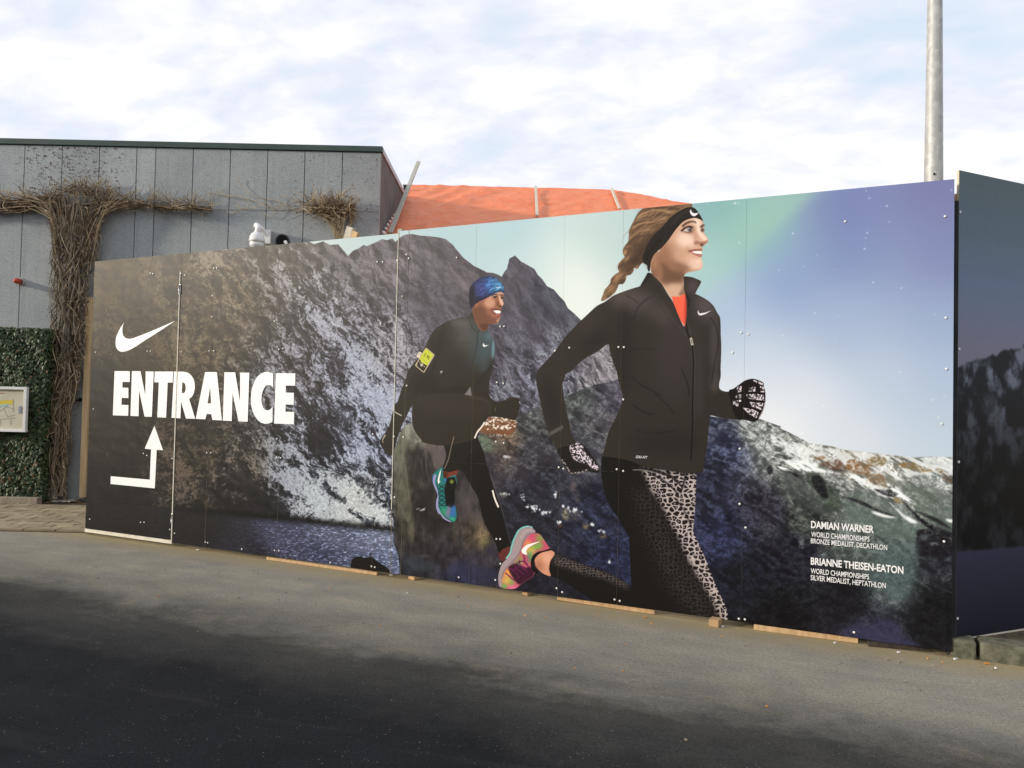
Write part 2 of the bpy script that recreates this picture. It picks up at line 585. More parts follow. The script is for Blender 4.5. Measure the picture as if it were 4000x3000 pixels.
    for fr_, c_, rx, ry, an in [('B', (840, 470), 150, 70, .3), ('B', (1310, 870), 110, 70, .8), ('B', (1450, 1140), 90, 150, -.2), ('B', (1060, 1080), 120, 60, .3), ('B', (740, 1520), 80, 60, .3), ('M', (950, 450), 130, 80, .2), ('M', (1110, 540), 90, 50, .1), ('M', (740, 290), 80, 60, .3),
                                ('B', (1650, 560), 60, 100, -.6), ('B', (1280, 230), 60, 120, -.6), ('B', (1560, 420), 50, 110, -.7), ('B', (950, 250), 90, 120, 0), ('L', (620, 1300), 60, 190, -.5), ('L', (280, 1180), 40, 160, -.45), ('L', (760, 1480), 50, 150, -.6), ('B', (1900, 620), 50, 70, -.6)]:
        sl_q, mq = region([spline(tex(fr_, [(c_[0] + rx * math.cos(q) * math.cos(an) - ry * math.sin(q) * math.sin(an), c_[1] + rx * math.cos(q) * math.sin(an) + ry * math.sin(q) * math.cos(an)) for q in np.linspace(0, 6.283, 12, endpoint=False)]))], 12)
        snow[sl_q] -= .38 * mq
    for fr_, pts_, w_ in [('L', [(150, 1100), (230, 1250), (320, 1380), (400, 1600)], 70), ('L', [(390, 1110), (430, 1220), (500, 1330), (560, 1440)], 60), ('L', [(840, 1090), (900, 1190), (1000, 1205), (1110, 1232)], 40), ('L', [(960, 1340), (1060, 1420), (1190, 1600)], 50), ('B', [(1050, 120), (1130, 240), (1230, 400), (1300, 520), (1420, 620)], 60),
                          ('B', [(1340, 60), (1450, 150), (1580, 240)], 70), ('B', [(1740, 80), (1800, 220), (1900, 330), (2050, 480)], 60), ('B', [(1700, 370), (1850, 480), (1960, 560)], 110), ('B', [(1760, 640), (1740, 730)], 120), ('B', [(900, 1140), (1100, 1190), (1250, 1270)], 50), ('B', [(1400, 1290), (1500, 1310), (1700, 1340)], 70),
                          ('B', [(960, 460), (1080, 560), (1200, 620), (1330, 760)], 50), ('M', [(480, 240), (620, 340), (720, 470)], 60), ('B', [(540, 350), (650, 440), (760, 540)], 26)]:
        sl_q, mq = region([ribbon(spline(tex(fr_, pts_), 6, False), w_ * .45, w_ * .45)], 9)
        snow[sl_q] += .34 * mq
    sl_q, mq = region([spline(tex('M', [(1070, 280), (1110, 190), (1250, 150), (1450, 190), (1700, 270), (1900, 370), (2062, 500), (2062, 680), (1900, 610), (1800, 660), (1650, 620), (1400, 600), (1200, 570), (1150, 490), (1280, 460), (1330, 410), (1180, 400)]))], 8)
    snow[sl_q] += .34 * mq
    for pts_ in ([(1460, 290), (1550, 400), (1660, 470)], [(1690, 520), (1780, 590), (1870, 660)], [(1070, 300), (1120, 380), (1200, 420)], [(1420, 250), (1350, 200)]):
        sl_q, mq = region([ribbon(spline(tex('M', pts_), 6, False), 26, 18)], 5)
        snow[sl_q] -= .7 * mq
    snow = sstep(.10, .95, snow)
    shade = .66 + .6 * fbm(u1 / 60, v1 / 26, 4, 71) + np.clip(lit * .4 + lit2 * .4, -.3, .35) * calm
    hi = f[..., 3:6] * (.72 + .36 * fine)[..., None]
    col = f[..., 0:3] * shade[..., None] * (1 - snow[..., None]) + hi * snow[..., None]
    col += (snow ** 6 * sstep(1000, 1250, UU))[..., None] * np.array([8, 8, 6], np.float32)
    mm = m
    IMG = IMG * (1 - mm[..., None]) + np.clip(col, 0, 255) / 255 * mm[..., None]
    rnd = random.Random(4)
    # lake
    shore = pix('M', [(-500, 480), (170, 512), (420, 520), (640, 560), (860, 592), (1100, 615), (1350, 640), (1700, 672), (2070, 712), (2400, 740)])
    lk = full([tex('N', shore + [(1900, 2600), (200, 2600)])], 1)
    lc = field([(400, 2120, 22, 20, 18), (800, 2080, 24, 23, 26), (900, 2150, 34, 35, 44), (1100, 2100, 62, 64, 88), (1300, 2070, 84, 90, 112), (1500, 2100, 106, 114, 138),
                (1500, 2180, 88, 96, 124), (1250, 2180, 56, 60, 84), (1000, 2190, 28, 28, 36), (1400, 2230, 74, 80, 104)], 4)
    rip = fbm(UU / 9, VV / 3.2, 3, 91)
    lc = lc * (.55 + .9 * rip)[..., None] + (sstep(.62, .78, rip) * sstep(850, 1250, UU))[..., None] * np.array([60, 64, 74])
    IMG = IMG * (1 - lk[..., None]) + np.clip(lc, 0, 255) / 255 * lk[..., None]
    sh = np.exp(-((VV - (1985 + (UU - 700) * .098)) / 14) ** 2) * (UU < 1560)
    IMG *= (1 - .75 * sh * sstep(600, 800, UU))[..., None]
    fill('M', [(1695, 1120), (1695, 1040), (1712, 965), (1745, 938), (1790, 936), (1815, 950), (1850, 946), (1885, 940), (1940, 985), (2000, 1022), (2035, 1050), (2062, 1115)], (18, 16, 16), smooth=False)
    line('M', [(1875, 910), (1876, 944)], 8, (16, 14, 15))
    line('M', [(1864, 914), (1886, 912)], 5, (16, 14, 15))
    fill('M', [(2050, 1130), (2060, 1085), (2075, 1110), (2090, 1088), (2140, 1080), (2200, 1100), (2200, 1150)], (14, 13, 14), smooth=False)

    # dark rocks in front of the runners ---------------------------
    fg = pix('D', [(-200, 1300), (0, 1245), (150, 1168), (250, 1150), (330, 1112), (400, 1080), (500, 1040), (600, 1000), (720, 980), (800, 955), (900, 960), (1600, 1272), (1700, 1290), (1850, 1296), (1960, 1290), (2040, 1300), (2120, 1330), (2212, 1362)])
    fg += pix('I', [(100, 600), (200, 650), (300, 700), (350, 733), (430, 742), (550, 758), (660, 790), (760, 800), (900, 815), (1050, 832), (1200, 850), (1300, 852), (1400, 846), (1600, 850), (1900, 850)])
    fg = fg + [(3900, 2700), (1560, 2600), (1560, 1900), (1800, 1760)]
    fgm = full([tex('N', fg)], 0)
    fc = field([(2100, 1600, 62, 64, 70, 120, 128, 130), (2050, 1660, 52, 50, 58, 104, 112, 112), (2250, 1560, 58, 62, 66, 110, 122, 124), (2400, 1560, 56, 54, 72, 104, 102, 124), (2350, 1650, 60, 58, 70, 120, 118, 128),
                (2080, 1760, 46, 42, 54, 84, 84, 100), (2280, 1750, 54, 54, 68, 96, 100, 110), (2150, 1900, 32, 30, 46, 60, 64, 84), (2050, 2000, 30, 28, 40, 52, 54, 74), (2350, 2000, 28, 28, 52, 52, 60, 98),
                (2400, 2200, 24, 26, 54, 44, 52, 96), (2150, 2280, 24, 24, 36, 38, 38, 54), (1980, 1700, 70, 56, 46, 150, 120, 96),
                (2750, 1690, 40, 44, 72, 90, 100, 130), (2850, 1750, 32, 34, 62, 84, 96, 140), (2760, 1900, 30, 30, 48, 60, 66, 104), (2800, 2100, 28, 30, 56, 56, 66, 116), (2900, 2250, 20, 20, 28, 34, 38, 58),
                (2950, 1700, 92, 100, 98, 196, 206, 208), (3050, 1760, 70, 80, 76, 206, 214, 214), (3150, 1800, 110, 120, 116, 228, 232, 232), (3300, 1800, 140, 132, 116, 230, 232, 232), (3450, 1820, 130, 130, 118, 230, 234, 234), (3650, 1830, 120, 132, 136, 214, 224, 228),
                (3100, 1900, 52, 56, 58, 120, 130, 124), (3250, 1900, 66, 74, 74, 170, 178, 176), (3400, 1950, 84, 92, 88, 190, 198, 194), (3600, 1930, 92, 100, 92, 196, 204, 202), (3000, 1980, 32, 30, 44, 64, 62, 84), (3150, 2020, 36, 42, 42, 92, 102, 96),
                (3350, 2050, 80, 92, 88, 130, 146, 140), (3550, 2050, 74, 88, 84, 140, 156, 150), (3680, 2020, 80, 92, 88, 140, 152, 148), (3480, 2150, 66, 80, 80, 110, 128, 128), (3650, 2180, 28, 28, 38, 60, 64, 76), (3480, 2250, 58, 74, 76, 96, 116, 118),
                (3100, 2150, 22, 20, 32, 44, 44, 62), (3050, 2400, 16, 15, 20, 26, 26, 32), (3650, 2400, 18, 17, 22, 28, 28, 34), (3400, 2480, 40, 40, 62, 60, 62, 86), (3300, 2350, 20, 19, 25, 34, 33, 42)], 4.5)
    a1, b1 = UU * .86 + VV * .5, -UU * .5 + VV * .86
    k1 = fbm((a1 + 60 * wv) / 90, (b1 + 60 * wv) / 26, 5, 101, True)
    k2 = fbm(UU / 17, VV / 15, 4, 111)
    k = k1 * .5 + k2 * .5
    t = sstep(.42, .74, k) * (UU > 0)
    sh2 = .62 + .76 * fbm(a1 / 70, b1 / 30, 4, 121)
    col = fc[..., :3] * sh2[..., None] * (1 - t[..., None]) + fc[..., 3:6] * (.55 + .8 * fbm(UU / 7, VV / 6, 2, 123))[..., None] * t[..., None]
    gy_ = col.mean(-1, keepdims=True)
    col = (gy_ + (col - gy_) * .72) * .92
    IMG = IMG * (1 - fgm[..., None]) + np.clip(col, 0, 255) / 255 * fgm[..., None]
    slab = sstep(2950, 3080, UU) * sstep(0, 60, VV - (1640 + (UU - 2950) * .25)) * fgm
    for pts, c in [([(640, 1190), (820, 1130), (1000, 1190), (1150, 1290), (1240, 1390), (1080, 1380), (930, 1320), (800, 1260)], (92, 104, 98)), ([(1180, 1150), (1350, 1180), (1600, 1330), (1600, 1480), (1420, 1400), (1280, 1300)], (98, 112, 104)), ([(640, 1220), (800, 1260), (980, 1350), (1180, 1400), (1300, 1470), (1270, 1560), (1000, 1560), (850, 1450), (720, 1380)], (84, 100, 96)),
                   ([(1060, 1060), (1250, 1080), (1560, 1150), (1600, 1260), (1400, 1200), (1200, 1130)], (112, 122, 116)), ([(340, 1030), (440, 1010), (600, 1180), (640, 1290), (560, 1310), (430, 1200)], (46, 58, 46)), ([(120, 980), (300, 1040), (420, 1200), (560, 1330), (400, 1330), (200, 1180)], (66, 72, 72))]:
        fill('I', pts, c, .72, 4, clip=(.6 + .4 * fbm(a1 / 40, b1 / 12, 4, 127)))
    # snow and heather on the rocks at the right
    sn = np.clip(sstep(.40, .54, fbm(a1 / 60, b1 / 14, 5, 131)) * fgm * 1.1, 0, 1)
    for pts, a in [([(0, 560), (120, 640), (330, 735), (650, 790), (950, 815), (1250, 850), (1600, 852), (1600, 1010), (1300, 1000), (1150, 1060), (1000, 1010), (840, 1000), (640, 960), (400, 900), (200, 850), (60, 760)], .6),
                   ([(40, 930), (220, 870), (450, 950), (800, 1010), (900, 1090), (700, 1030), (430, 980), (200, 975)], 1.), ([(900, 1110), (1060, 1080), (1180, 1180), (1300, 1280), (1140, 1230), (1000, 1190)], .8),
                   ([(650, 1000), (850, 1060), (1000, 1150), (1150, 1330), (1280, 1420), (1180, 1390), (1020, 1220), (850, 1130)], .7), ([(890, 1320), (1000, 1340), (1100, 1375), (1020, 1375), (930, 1350)], 1.2), ([(1190, 1360), (1250, 1390), (1290, 1420), (1220, 1410)], 1.2),
                   ([(1530, 1385), (1600, 1395), (1600, 1415), (1560, 1415)], 1.2), ([(300, 870), (420, 900), (380, 960), (250, 950)], .8)]:
        fill('I', pts, (232, 238, 240), min(a * 1.25, 1), 2.5, clip=sn if a < 1.1 else None)
    fill('D', [(1850, 1320), (1930, 1330), (1920, 1380), (2000, 1440), (1960, 1470), (1890, 1380)], (205, 214, 216), .7, 2, clip=sn)
    her = .3 + .7 * sstep(.36, .58, fbm(UU / 9, VV / 7, 4, 141))
    for pts, c in [([(390, 850), (480, 845), (490, 880), (420, 880)], (134, 98, 70)), ([(500, 890), (590, 870), (650, 910), (670, 960), (560, 960), (450, 915)], (104, 80, 66)), ([(680, 890), (760, 870), (810, 910), (890, 920), (860, 1005), (740, 985), (680, 960)], (132, 98, 68)),
                   ([(900, 850), (960, 835), (1020, 870), (1000, 920), (920, 930), (840, 890)], (132, 116, 86)), ([(1120, 920), (1240, 895), (1330, 940), (1420, 970), (1330, 980), (1200, 950)], (136, 112, 72)), ([(1440, 960), (1490, 955), (1550, 1000), (1480, 990)], (132, 112, 84)),
                   ([(850, 1020), (950, 990), (1010, 1050), (1020, 1110), (960, 1110), (880, 1070)], (134, 110, 84)), ([(1070, 1200), (1130, 1210), (1170, 1250), (1110, 1245)], (140, 126, 92)), ([(1500, 1010), (1600, 1020), (1600, 1090), (1520, 1050)], (90, 78, 66))]:
        fill('I', pts, c, .95, 2, clip=her)
    for pts in ([(150, 960), (200, 1000), (280, 1040), (240, 990)], [(450, 915), (580, 960), (680, 970), (590, 970)], [(910, 1130), (1040, 1195), (1120, 1170), (1030, 1140)], [(630, 1190), (800, 1230), (960, 1310), (1100, 1360), (1000, 1345), (800, 1260)], [(1150, 1220), (1260, 1360), (1400, 1480), (1600, 1560), (1590, 1510), (1420, 1440), (1300, 1360)],
                [(1250, 1310), (1420, 1400), (1590, 1480), (1450, 1380)], [(1300, 1480), (1450, 1500), (1600, 1590), (1600, 1700), (1300, 1700), (1280, 1560)], [(0, 930), (40, 960), (20, 1000), (0, 1000)], [(370, 1040), (440, 1010), (480, 1060), (520, 1200), (440, 1180)]):
        fill('I', pts, (26, 24, 30), .95, 1.5, clip=.45 + .55 * her)
    fill('J', [(950, 400), (1280, 380), (1290, 500), (1250, 720), (1190, 830), (1060, 880), (1010, 800), (960, 620)], (84, 102, 104), .6, 5, clip=her)
    fill('J', [(640, 1165), (700, 1090), (790, 1065), (860, 1095), (960, 1050), (1060, 1050), (1130, 1100), (1160, 1180), (1240, 1220), (1300, 1270), (1000, 1260), (700, 1230)], (58, 56, 88), .7, 3, clip=.4 + .6 * her)
    for x, y, rx, ry in [(285, 380, 22, 60), (470, 470, 30, 40), (640, 420, 10, 40), (880, 470, 22, 20), (960, 850, 30, 24), (1075, 890, 40, 16), (1345, 330, 30, 24), (1430, 385, 50, 14)]:
        blob('J', (x, y), rx, ry, (128, 138, 142), .7, clip=her)
    # boulder under the man
    bm = full([tex('G', [(380, 560), (430, 505), (510, 490), (560, 600), (640, 710), (900, 740), (1330, 660), (1700, 720), (2212, 700), (2212, 2500), (380, 2500), (330, 2110), (270, 1950), (280, 1700), (250, 1400), (255, 1000), (262, 880), (320, 720)])])
    bm *= sstep(2010, 1860, UU + 60 * (fbm(UU / 40, VV / 40, 3, 149) - .5)) * sstep(1500, 1560, UU + 2000 * (bm > 2)) + 0
    vs = fbm(UU / 11, VV / 60, 5, 151)
    bc = field([(1560, 1760, 88, 90, 76), (1620, 1680, 120, 122, 112), (1640, 1800, 56, 52, 48), (1700, 1800, 76, 68, 68), (1560, 1950, 76, 72, 60), (1540, 2060, 44, 42, 42), (1600, 2050, 64, 60, 50), (1650, 2000, 34, 31, 31), (1760, 1900, 40, 35, 36), (1720, 2030, 36, 32, 32), (1650, 2150, 46, 42, 46),
                (1850, 1950, 66, 62, 62), (1800, 2080, 60, 54, 50), (1880, 2100, 92, 80, 64), (1750, 2150, 44, 40, 46), (1850, 2190, 58, 54, 66), (1600, 2220, 36, 38, 46), (1800, 2260, 40, 42, 66), (1950, 1800, 44, 40, 54), (2050, 1850, 38, 34, 48), (2050, 2050, 30, 28, 42), (1950, 1730, 84, 90, 80)], 4)
    bc = bc * (.66 + .62 * vs)[..., None] * (.45 + 1.1 * fbm(UU / 24, VV / 30, 5, 161))[..., None]
    IMG = IMG * (1 - bm[..., None]) + np.clip(bc, 0, 255) / 255 * bm[..., None]
    stv = .35 + .65 * sstep(.35, .6, fbm(UU / 10, VV / 40, 4, 163))
    fill('G', [(262, 880), (330, 720), (390, 570), (440, 740), (400, 900), (430, 1100), (450, 1400), (510, 1660), (390, 1660), (300, 1300), (262, 1000)], (104, 106, 90), .75, 4, clip=stv)
    fill('G', [(400, 560), (440, 510), (510, 495), (560, 600), (625, 700), (520, 720), (430, 640)], (138, 142, 130), .75, 3, clip=stv)
    fill('H', [(380, 0), (450, 0), (500, 400), (530, 800), (480, 800), (420, 500)], (92, 90, 74), .6, 4, clip=stv)
    fill('G', [(480, 860), (640, 800), (740, 1000), (760, 1300), (700, 1700), (540, 1700), (490, 1300)], (34, 31, 31), .7, 10, clip=stv)
    fill('G', [(1060, 1060), (1130, 1090), (1220, 1300), (1300, 1500), (1350, 1660), (1060, 1660), (1040, 1300)], (74, 68, 72), .6, 6, clip=stv)
    for q_ in range(26):
        x_, y_ = rnd.uniform(300, 1300), rnd.uniform(780, 2000)
        line('G', [(x_, y_), (x_ + rnd.uniform(-16, 24), y_ + 90), (x_ + rnd.uniform(-20, 40), y_ + rnd.uniform(140, 280))], rnd.uniform(4, 9), rnd.choice(((24, 22, 22), (24, 22, 22), (118, 114, 102))), rnd.uniform(.25, .6), 0, clip=bm, w1=2)
    for pts, w, a in [([(680, 740), (720, 850), (770, 960), (800, 1030)], 12, .25), ([(650, 740), (670, 900), (680, 1050), (720, 1200)], 12, .3), ([(290, 1300), (330, 1450), (335, 1620)], 8, .5), ([(420, 620), (380, 800), (430, 1100), (480, 1500)], 30, .18)]:
        line('G', pts, w, (150, 146, 132), a, 1)
    fill('G', [(690, 745), (870, 755), (925, 870), (880, 1010), (800, 1060), (740, 880)], (98, 88, 88), .7, 2)
    fill('H', [(420, 1060), (540, 1030), (700, 1080), (820, 1150), (700, 1200), (500, 1170)], (54, 62, 72), .5, 4)
    fill('H', [(960, 1210), (1010, 1110), (1150, 1080), (1400, 1150), (1540, 1180), (1550, 1350), (1300, 1320), (1050, 1280)], (42, 44, 72), .6, 4, clip=.4 + .6 * her)
    for x, y, rx, ry, c, a in [(1370, 760, 60, 70, (170, 140, 104), .6), (1390, 850, 50, 50, (120, 118, 78), .6), (1480, 940, 60, 60, (38, 40, 66), .8), (960, 680, 50, 60, (78, 74, 80), .5), (640, 1020, 100, 16, (88, 92, 100), .5)]:
        blob('H', (x, y), rx, ry, c, a, clip=her)
    # wet gravel by the man's knee and spray
    gv = sstep(.45, .6, fbm(UU / 8, VV / 6, 3, 171))
    fill('G', [(1440, 410), (1560, 405), (1640, 400), (1700, 430), (1780, 450), (1790, 520), (1750, 600), (1650, 640), (1500, 620), (1350, 600), (1360, 540), (1420, 470)], (120, 78, 52), .9, 2)
    fill('G', [(1440, 410), (1560, 405), (1640, 400), (1700, 430), (1780, 450), (1790, 520), (1700, 560), (1560, 560), (1400, 560)], (232, 224, 214), .95, 2, clip=gv)
    fill('G', [(1310, 620), (1400, 640), (1480, 690), (1500, 820), (1400, 830), (1350, 740)], (110, 132, 112), .7, 3, clip=her)
    rnd = random.Random(9)
    for fr, c, n, sx, sy in [('H', (620, 440), 9, 45, 20), ('H', (1640, 250), 12, 60, 24), ('H', (1870, 280), 8, 30, 40), ('H', (1930, 410), 6, 30, 20), ('H', (2010, 440), 14, 45, 55), ('H', (2150, 480), 8, 50, 20),
                             ('E', (70, 630), 10, 40, 30), ('E', (190, 670), 6, 36, 14), ('E', (400, 640), 16, 70, 24), ('E', (300, 750), 6, 22, 12), ('E', (260, 510), 5, 8, 30), ('E', (585, 770), 5, 16, 12), ('E', (650, 830), 6, 24, 14), ('G', (1660, 900), 6, 40, 10), ('G', (1560, 630), 10, 90, 14), ('E', (725, 1090), 4, 8, 24)]:
        for _ in range(n):
            blob(fr, (c[0] + rnd.gauss(0, sx * .6), c[1] + rnd.gauss(0, sy * .6)), rnd.uniform(5, 13), rnd.uniform(5, 14), (222, 228, 238), rnd.uniform(.5, 1), soft=.7)
    for fr, c, rx, ry, cc in [('E', (350, 680), 26, 50, (176, 168, 136)), ('E', (440, 690), 40, 40, (132, 128, 112)), ('E', (420, 440), 26, 44, (110, 98, 100)), ('E', (455, 540), 20, 50, (86, 80, 80)), ('E', (525, 785), 26, 30, (150, 128, 92)), ('E', (675, 870), 36, 16, (140, 116, 80)), ('E', (300, 780), 20, 14, (120, 84, 70)), ('G', (1670, 905), 50, 14, (200, 204, 212)), ('H', (1620, 270), 50, 22, (140, 140, 128))]:
        blob(fr, c, rx, ry, cc, .75, clip=her)
    # printed stars
    for x, y, r in [(213, 580, 7), (872, 275, 6), (1023, 343, 7), (853, 575, 7), (843, 620, 5), (831, 712, 7), (905, 1001, 7), (1150, 1052, 6), (405, 1267, 6), (123, 1460, 6), (92, 897, 5), (310, 865, 4), (562, 886, 3), (1046, 478, 5), (605, 1295, 4), (575, 1480, 4), (1434, 1278, 5), (420, 770, 4), (95, 1160, 3), (1580, 203, 6), (845, 210, 5), (508, 385, 3)]:
        blob('K', (x, y), r * 1.1, r * .85, (232, 238, 248), .95, soft=.6)
    for x, y, r in [(1135, 120, 6), (472, 406, 6), (1418, 357, 6), (1470, 508, 6), (290, 650, 6), (1522, 322, 4), (1186, 266, 3)]:
        blob('I', (x, y), r, r, (246, 247, 250), .9, soft=.6)
    for x, y, r in [(2100, 163, 14), (2155, 162, 8), (1705, 175, 7), (2160, 730, 9), (1712, 765, 8)]:
        blob('C', (x, y), r, r, (235, 242, 244), .9, soft=.6)
    grain = (np.random.RandomState(3).rand(TH, TW).astype(np.float32) - .5) * .012
    IMG += grain[..., None]
    np.clip(IMG, 0, 1, out=IMG)

def leopard(clip, seed, cu, cv_, base, dark, squash=1.0):
    """animal print: dark irregular cells parted by pale lines, some cells open in the middle"""
    ys_, xs_ = np.nonzero(clip > .01)
    if not len(ys_):
        return
    sl = (slice(ys_.min(), ys_.max() + 1), slice(xs_.min(), xs_.max() + 1))
    u_, v_ = UU[sl] / cu, VV[sl] / cv_
    w1_, w2_ = fbm(u_ * .9, v_ * .9, 2, seed), fbm(u_ * .9, v_ * .9, 2, seed + 7)
    u_, v_ = u_ + (w1_ - .5) * .7, v_ + (w2_ - .5) * .7
    iu, iv = np.floor(u_).astype(np.int32), np.floor(v_).astype(np.int32)
    f1 = np.full(u_.shape, 9., np.float32)
    f2 = np.full(u_.shape, 9., np.float32)
    rid = np.zeros(u_.shape, np.float32)
    for dy in (-1, 0, 1):
        for dx in (-1, 0, 1):
            h1, h2, h3 = _RT[(iv + dy + seed * 5) & 255, (iu + dx) & 255], _RT[(iv + dy) & 255, (iu + dx + 71 + seed) & 255], _RT[(iv + dy + 131) & 255, (iu + dx + 17) & 255]
            d = np.sqrt((iu + dx + .15 + .7 * h1 - u_) ** 2 + (iv + dy + .15 + .7 * h2 - v_) ** 2)
            nearer = d < f1
            f2 = np.where(nearer, f1, np.minimum(f2, d))
            rid = np.where(nearer, h3, rid)
            f1 = np.where(nearer, d, f1)
    spot = sstep(.20, .33, (f2 - f1) * (.72 + .62 * rid))
    spot *= 1 - .85 * (rid > .62) * sstep(.20, .08, f1)
    col = np.array(base, np.float32) * (1 - spot[..., None]) + np.array(dark, np.float32) * spot[..., None]
    put(sl, clip[sl], col / 255)

def paint_woman():
    J = (47, 42, 38)
    hair = [(1480, 150), (1000, 120), (830, 215), (760, 250), (700, 310), (640, 420), (600, 500), (575, 570), (572, 640), (560, 720), (520, 770), (490, 830), (492, 890), (510, 940), (460, 990), (420, 1050), (414, 1110), (430, 1150),
            (370, 1190), (320, 1250), (305, 1310), (260, 1370), (230, 1400), (200, 1480), (175, 1550), (190, 1572), (250, 1545), (330, 1490), (380, 1440), (420, 1360), (432, 1332), (490, 1325), (530, 1270), (540, 1210), (600, 1190),
            (640, 1140), (652, 1095), (700, 1105), (740, 1050), (780, 1018), (830, 1020), (850, 1120), (930, 1000), (1100, 760), (1300, 500)]
    fill('C', hair, (104, 80, 62), smooth=True)
    hm = full([spline(tex('C', hair))])
    strand = sstep(.35, .7, fbm((UU * .75 - VV * .66) / 22, (UU * .66 + VV * .75) / 5, 3, 201))
    IMG[:] = IMG * (1 - (hm * strand * .5)[..., None]) + np.array([168, 136, 100]) / 255 * (hm * strand * .5)[..., None]
    for pts, w, c, a in [([(760, 270), (900, 240), (1100, 225), (1300, 250)], 26, (70, 54, 42), .7), ([(690, 370), (800, 300), (950, 260), (1180, 290)], 22, (186, 152, 112), .7), ([(640, 450), (800, 400), (960, 340), (1180, 330)], 30, (80, 60, 46), .7),
                         ([(620, 520), (760, 450), (930, 430), (1120, 370)], 22, (182, 146, 106), .7), ([(600, 600), (700, 520), (850, 480), (1050, 460)], 36, (92, 70, 54), .7), ([(580, 690), (650, 610), (760, 560), (950, 540)], 22, (170, 134, 98), .6),
                         ([(560, 760), (640, 680), (750, 640), (900, 620)], 40, (84, 63, 50), .8), ([(540, 800), (590, 780), (640, 820)], 24, (160, 120, 96), .6)]:
        line('C', pts, w, c, a, 1, clip=hm)
    for c, rx, ry, an in [((700, 830), 110, 170, .6), ((620, 1010), 120, 70, -.5), ((560, 1130), 70, 50, -.4), ((480, 1060), 60, 34, -.9), ((480, 1280), 50, 34, -.5), ((330, 1270), 20, 50, .4), ((290, 1480), 60, 18, -1.1)]:
        blob('C', c, rx, ry, (66, 48, 38), .75, an, clip=hm)
    for c, rx, ry, an in [((430, 1210), 70, 20, -.6), ((380, 1270), 60, 16, -.6), ((330, 1390), 50, 16, -.9), ((290, 1440), 50, 10, -1.), ((520, 870), 20, 40, .2), ((545, 960), 50, 14, -.7), ((700, 1080), 30, 12, -.8)]:
        blob('C', c, rx, ry, (182, 142, 104), .75, an, clip=hm)
    rh = random.Random(31)
    for i in range(90):
        x0, y0 = rh.uniform(800, 1300), rh.uniform(215, 520)
        l = rh.uniform(.25, .6)
        p_ = [(x0, y0), (x0 - 300 * l, y0 + 90 * l + rh.uniform(-10, 20)), (x0 - 520 * l, y0 + 330 * l + rh.uniform(-20, 30))]
        line('C', p_, rh.uniform(3, 8), rh.choice(((196, 162, 120), (150, 116, 84), (66, 48, 36), (88, 66, 50))), rh.uniform(.3, .65), 0, clip=hm, w1=2)
    for p_ in ([(620, 500), (560, 560), (500, 640), (480, 720)], [(600, 560), (530, 600), (490, 680)], [(560, 760), (500, 800), (470, 860)], [(800, 225), (720, 260), (660, 330)], [(470, 990), (400, 1060), (395, 1120)], [(640, 1130), (690, 1110), (720, 1060)], [(760, 1020), (800, 1060), (830, 1120)], [(780, 1020), (830, 1080), (840, 1130)], [(340, 1230), (290, 1290), (290, 1350)], [(540, 1240), (560, 1190), (610, 1180)]):
        line('C', p_, 5, (120, 92, 74), .55, 0, w1=2)
    # face and neck
    face = [(1450, 330), (1540, 350), (1605, 380), (1638, 425), (1650, 480), (1662, 500), (1655, 560), (1665, 605), (1690, 638), (1715, 688), (1704, 728), (1668, 758), (1640, 780), (1633, 808), (1640, 832), (1622, 850), (1618, 880), (1628, 908), (1614, 940),
            (1618, 970), (1633, 1020), (1640, 1060), (1622, 1100), (1580, 1128), (1500, 1145), (1430, 1155), (1385, 1180), (1368, 1215), (1366, 1260), (1360, 1330), (1370, 1400), (1380, 1470), (1330, 1540), (1190, 1530), (1100, 1400), (1040, 1330), (990, 1270),
            (920, 1200), (895, 1150), (885, 1050), (905, 950), (950, 880), (1010, 840), (1080, 750), (1150, 650), (1250, 540), (1350, 430)]
    fm = full([spline(tex('C', face), 4)])
    fill('C', face, (206, 166, 142))
    for c, rx, ry, an, col, a in [((1100, 880), 130, 190, .5, (164, 122, 96), .9), ((1000, 1000), 90, 160, 0., (142, 104, 80), .9), ((1200, 1060), 190, 80, .25, (132, 96, 76), .85), ((1330, 1090), 130, 50, .2, (128, 94, 76), .8), ((1060, 1150), 130, 110, .3, (122, 88, 70), .95), ((1230, 1230), 170, 100, .2, (112, 82, 64), 1.),
                                  ((960, 1120), 70, 130, 0, (120, 86, 66), .9), ((1100, 1300), 90, 30, .6, (116, 84, 66), .8), ((1230, 1390), 120, 80, .2, (206, 172, 146), .8), ((1400, 680), 150, 70, .3, (240, 210, 192), .9), ((1560, 430), 60, 50, .4, (238, 212, 196), .8), ((1600, 560), 26, 90, -.3, (242, 216, 200), .8), ((1660, 670), 40, 36, .5, (236, 200, 184), .8),
                                  ((1470, 560), 110, 44, 0, (206, 164, 142), .7), ((1270, 620), 90, 70, -.6, (198, 156, 130), .6), ((1580, 990), 50, 40, 0, (240, 206, 190), .7), ((1440, 950), 70, 60, 0, (216, 174, 150), .6), ((1560, 1080), 70, 30, -.2, (220, 186, 166), .7), ((1350, 900), 60, 90, .2, (196, 152, 126), .5), ((1540, 640), 30, 70, -.1, (196, 152, 132), .6), ((950, 1080), 16, 80, .1, (176, 130, 100), .5)]:
        blob('C', c, rx, ry, col, a, an, clip=fm)
    fill('C', [(1290, 1480), (1340, 1390), (1365, 1300), (1372, 1400), (1385, 1480)], (128, 96, 78), .8, 2, clip=fm)
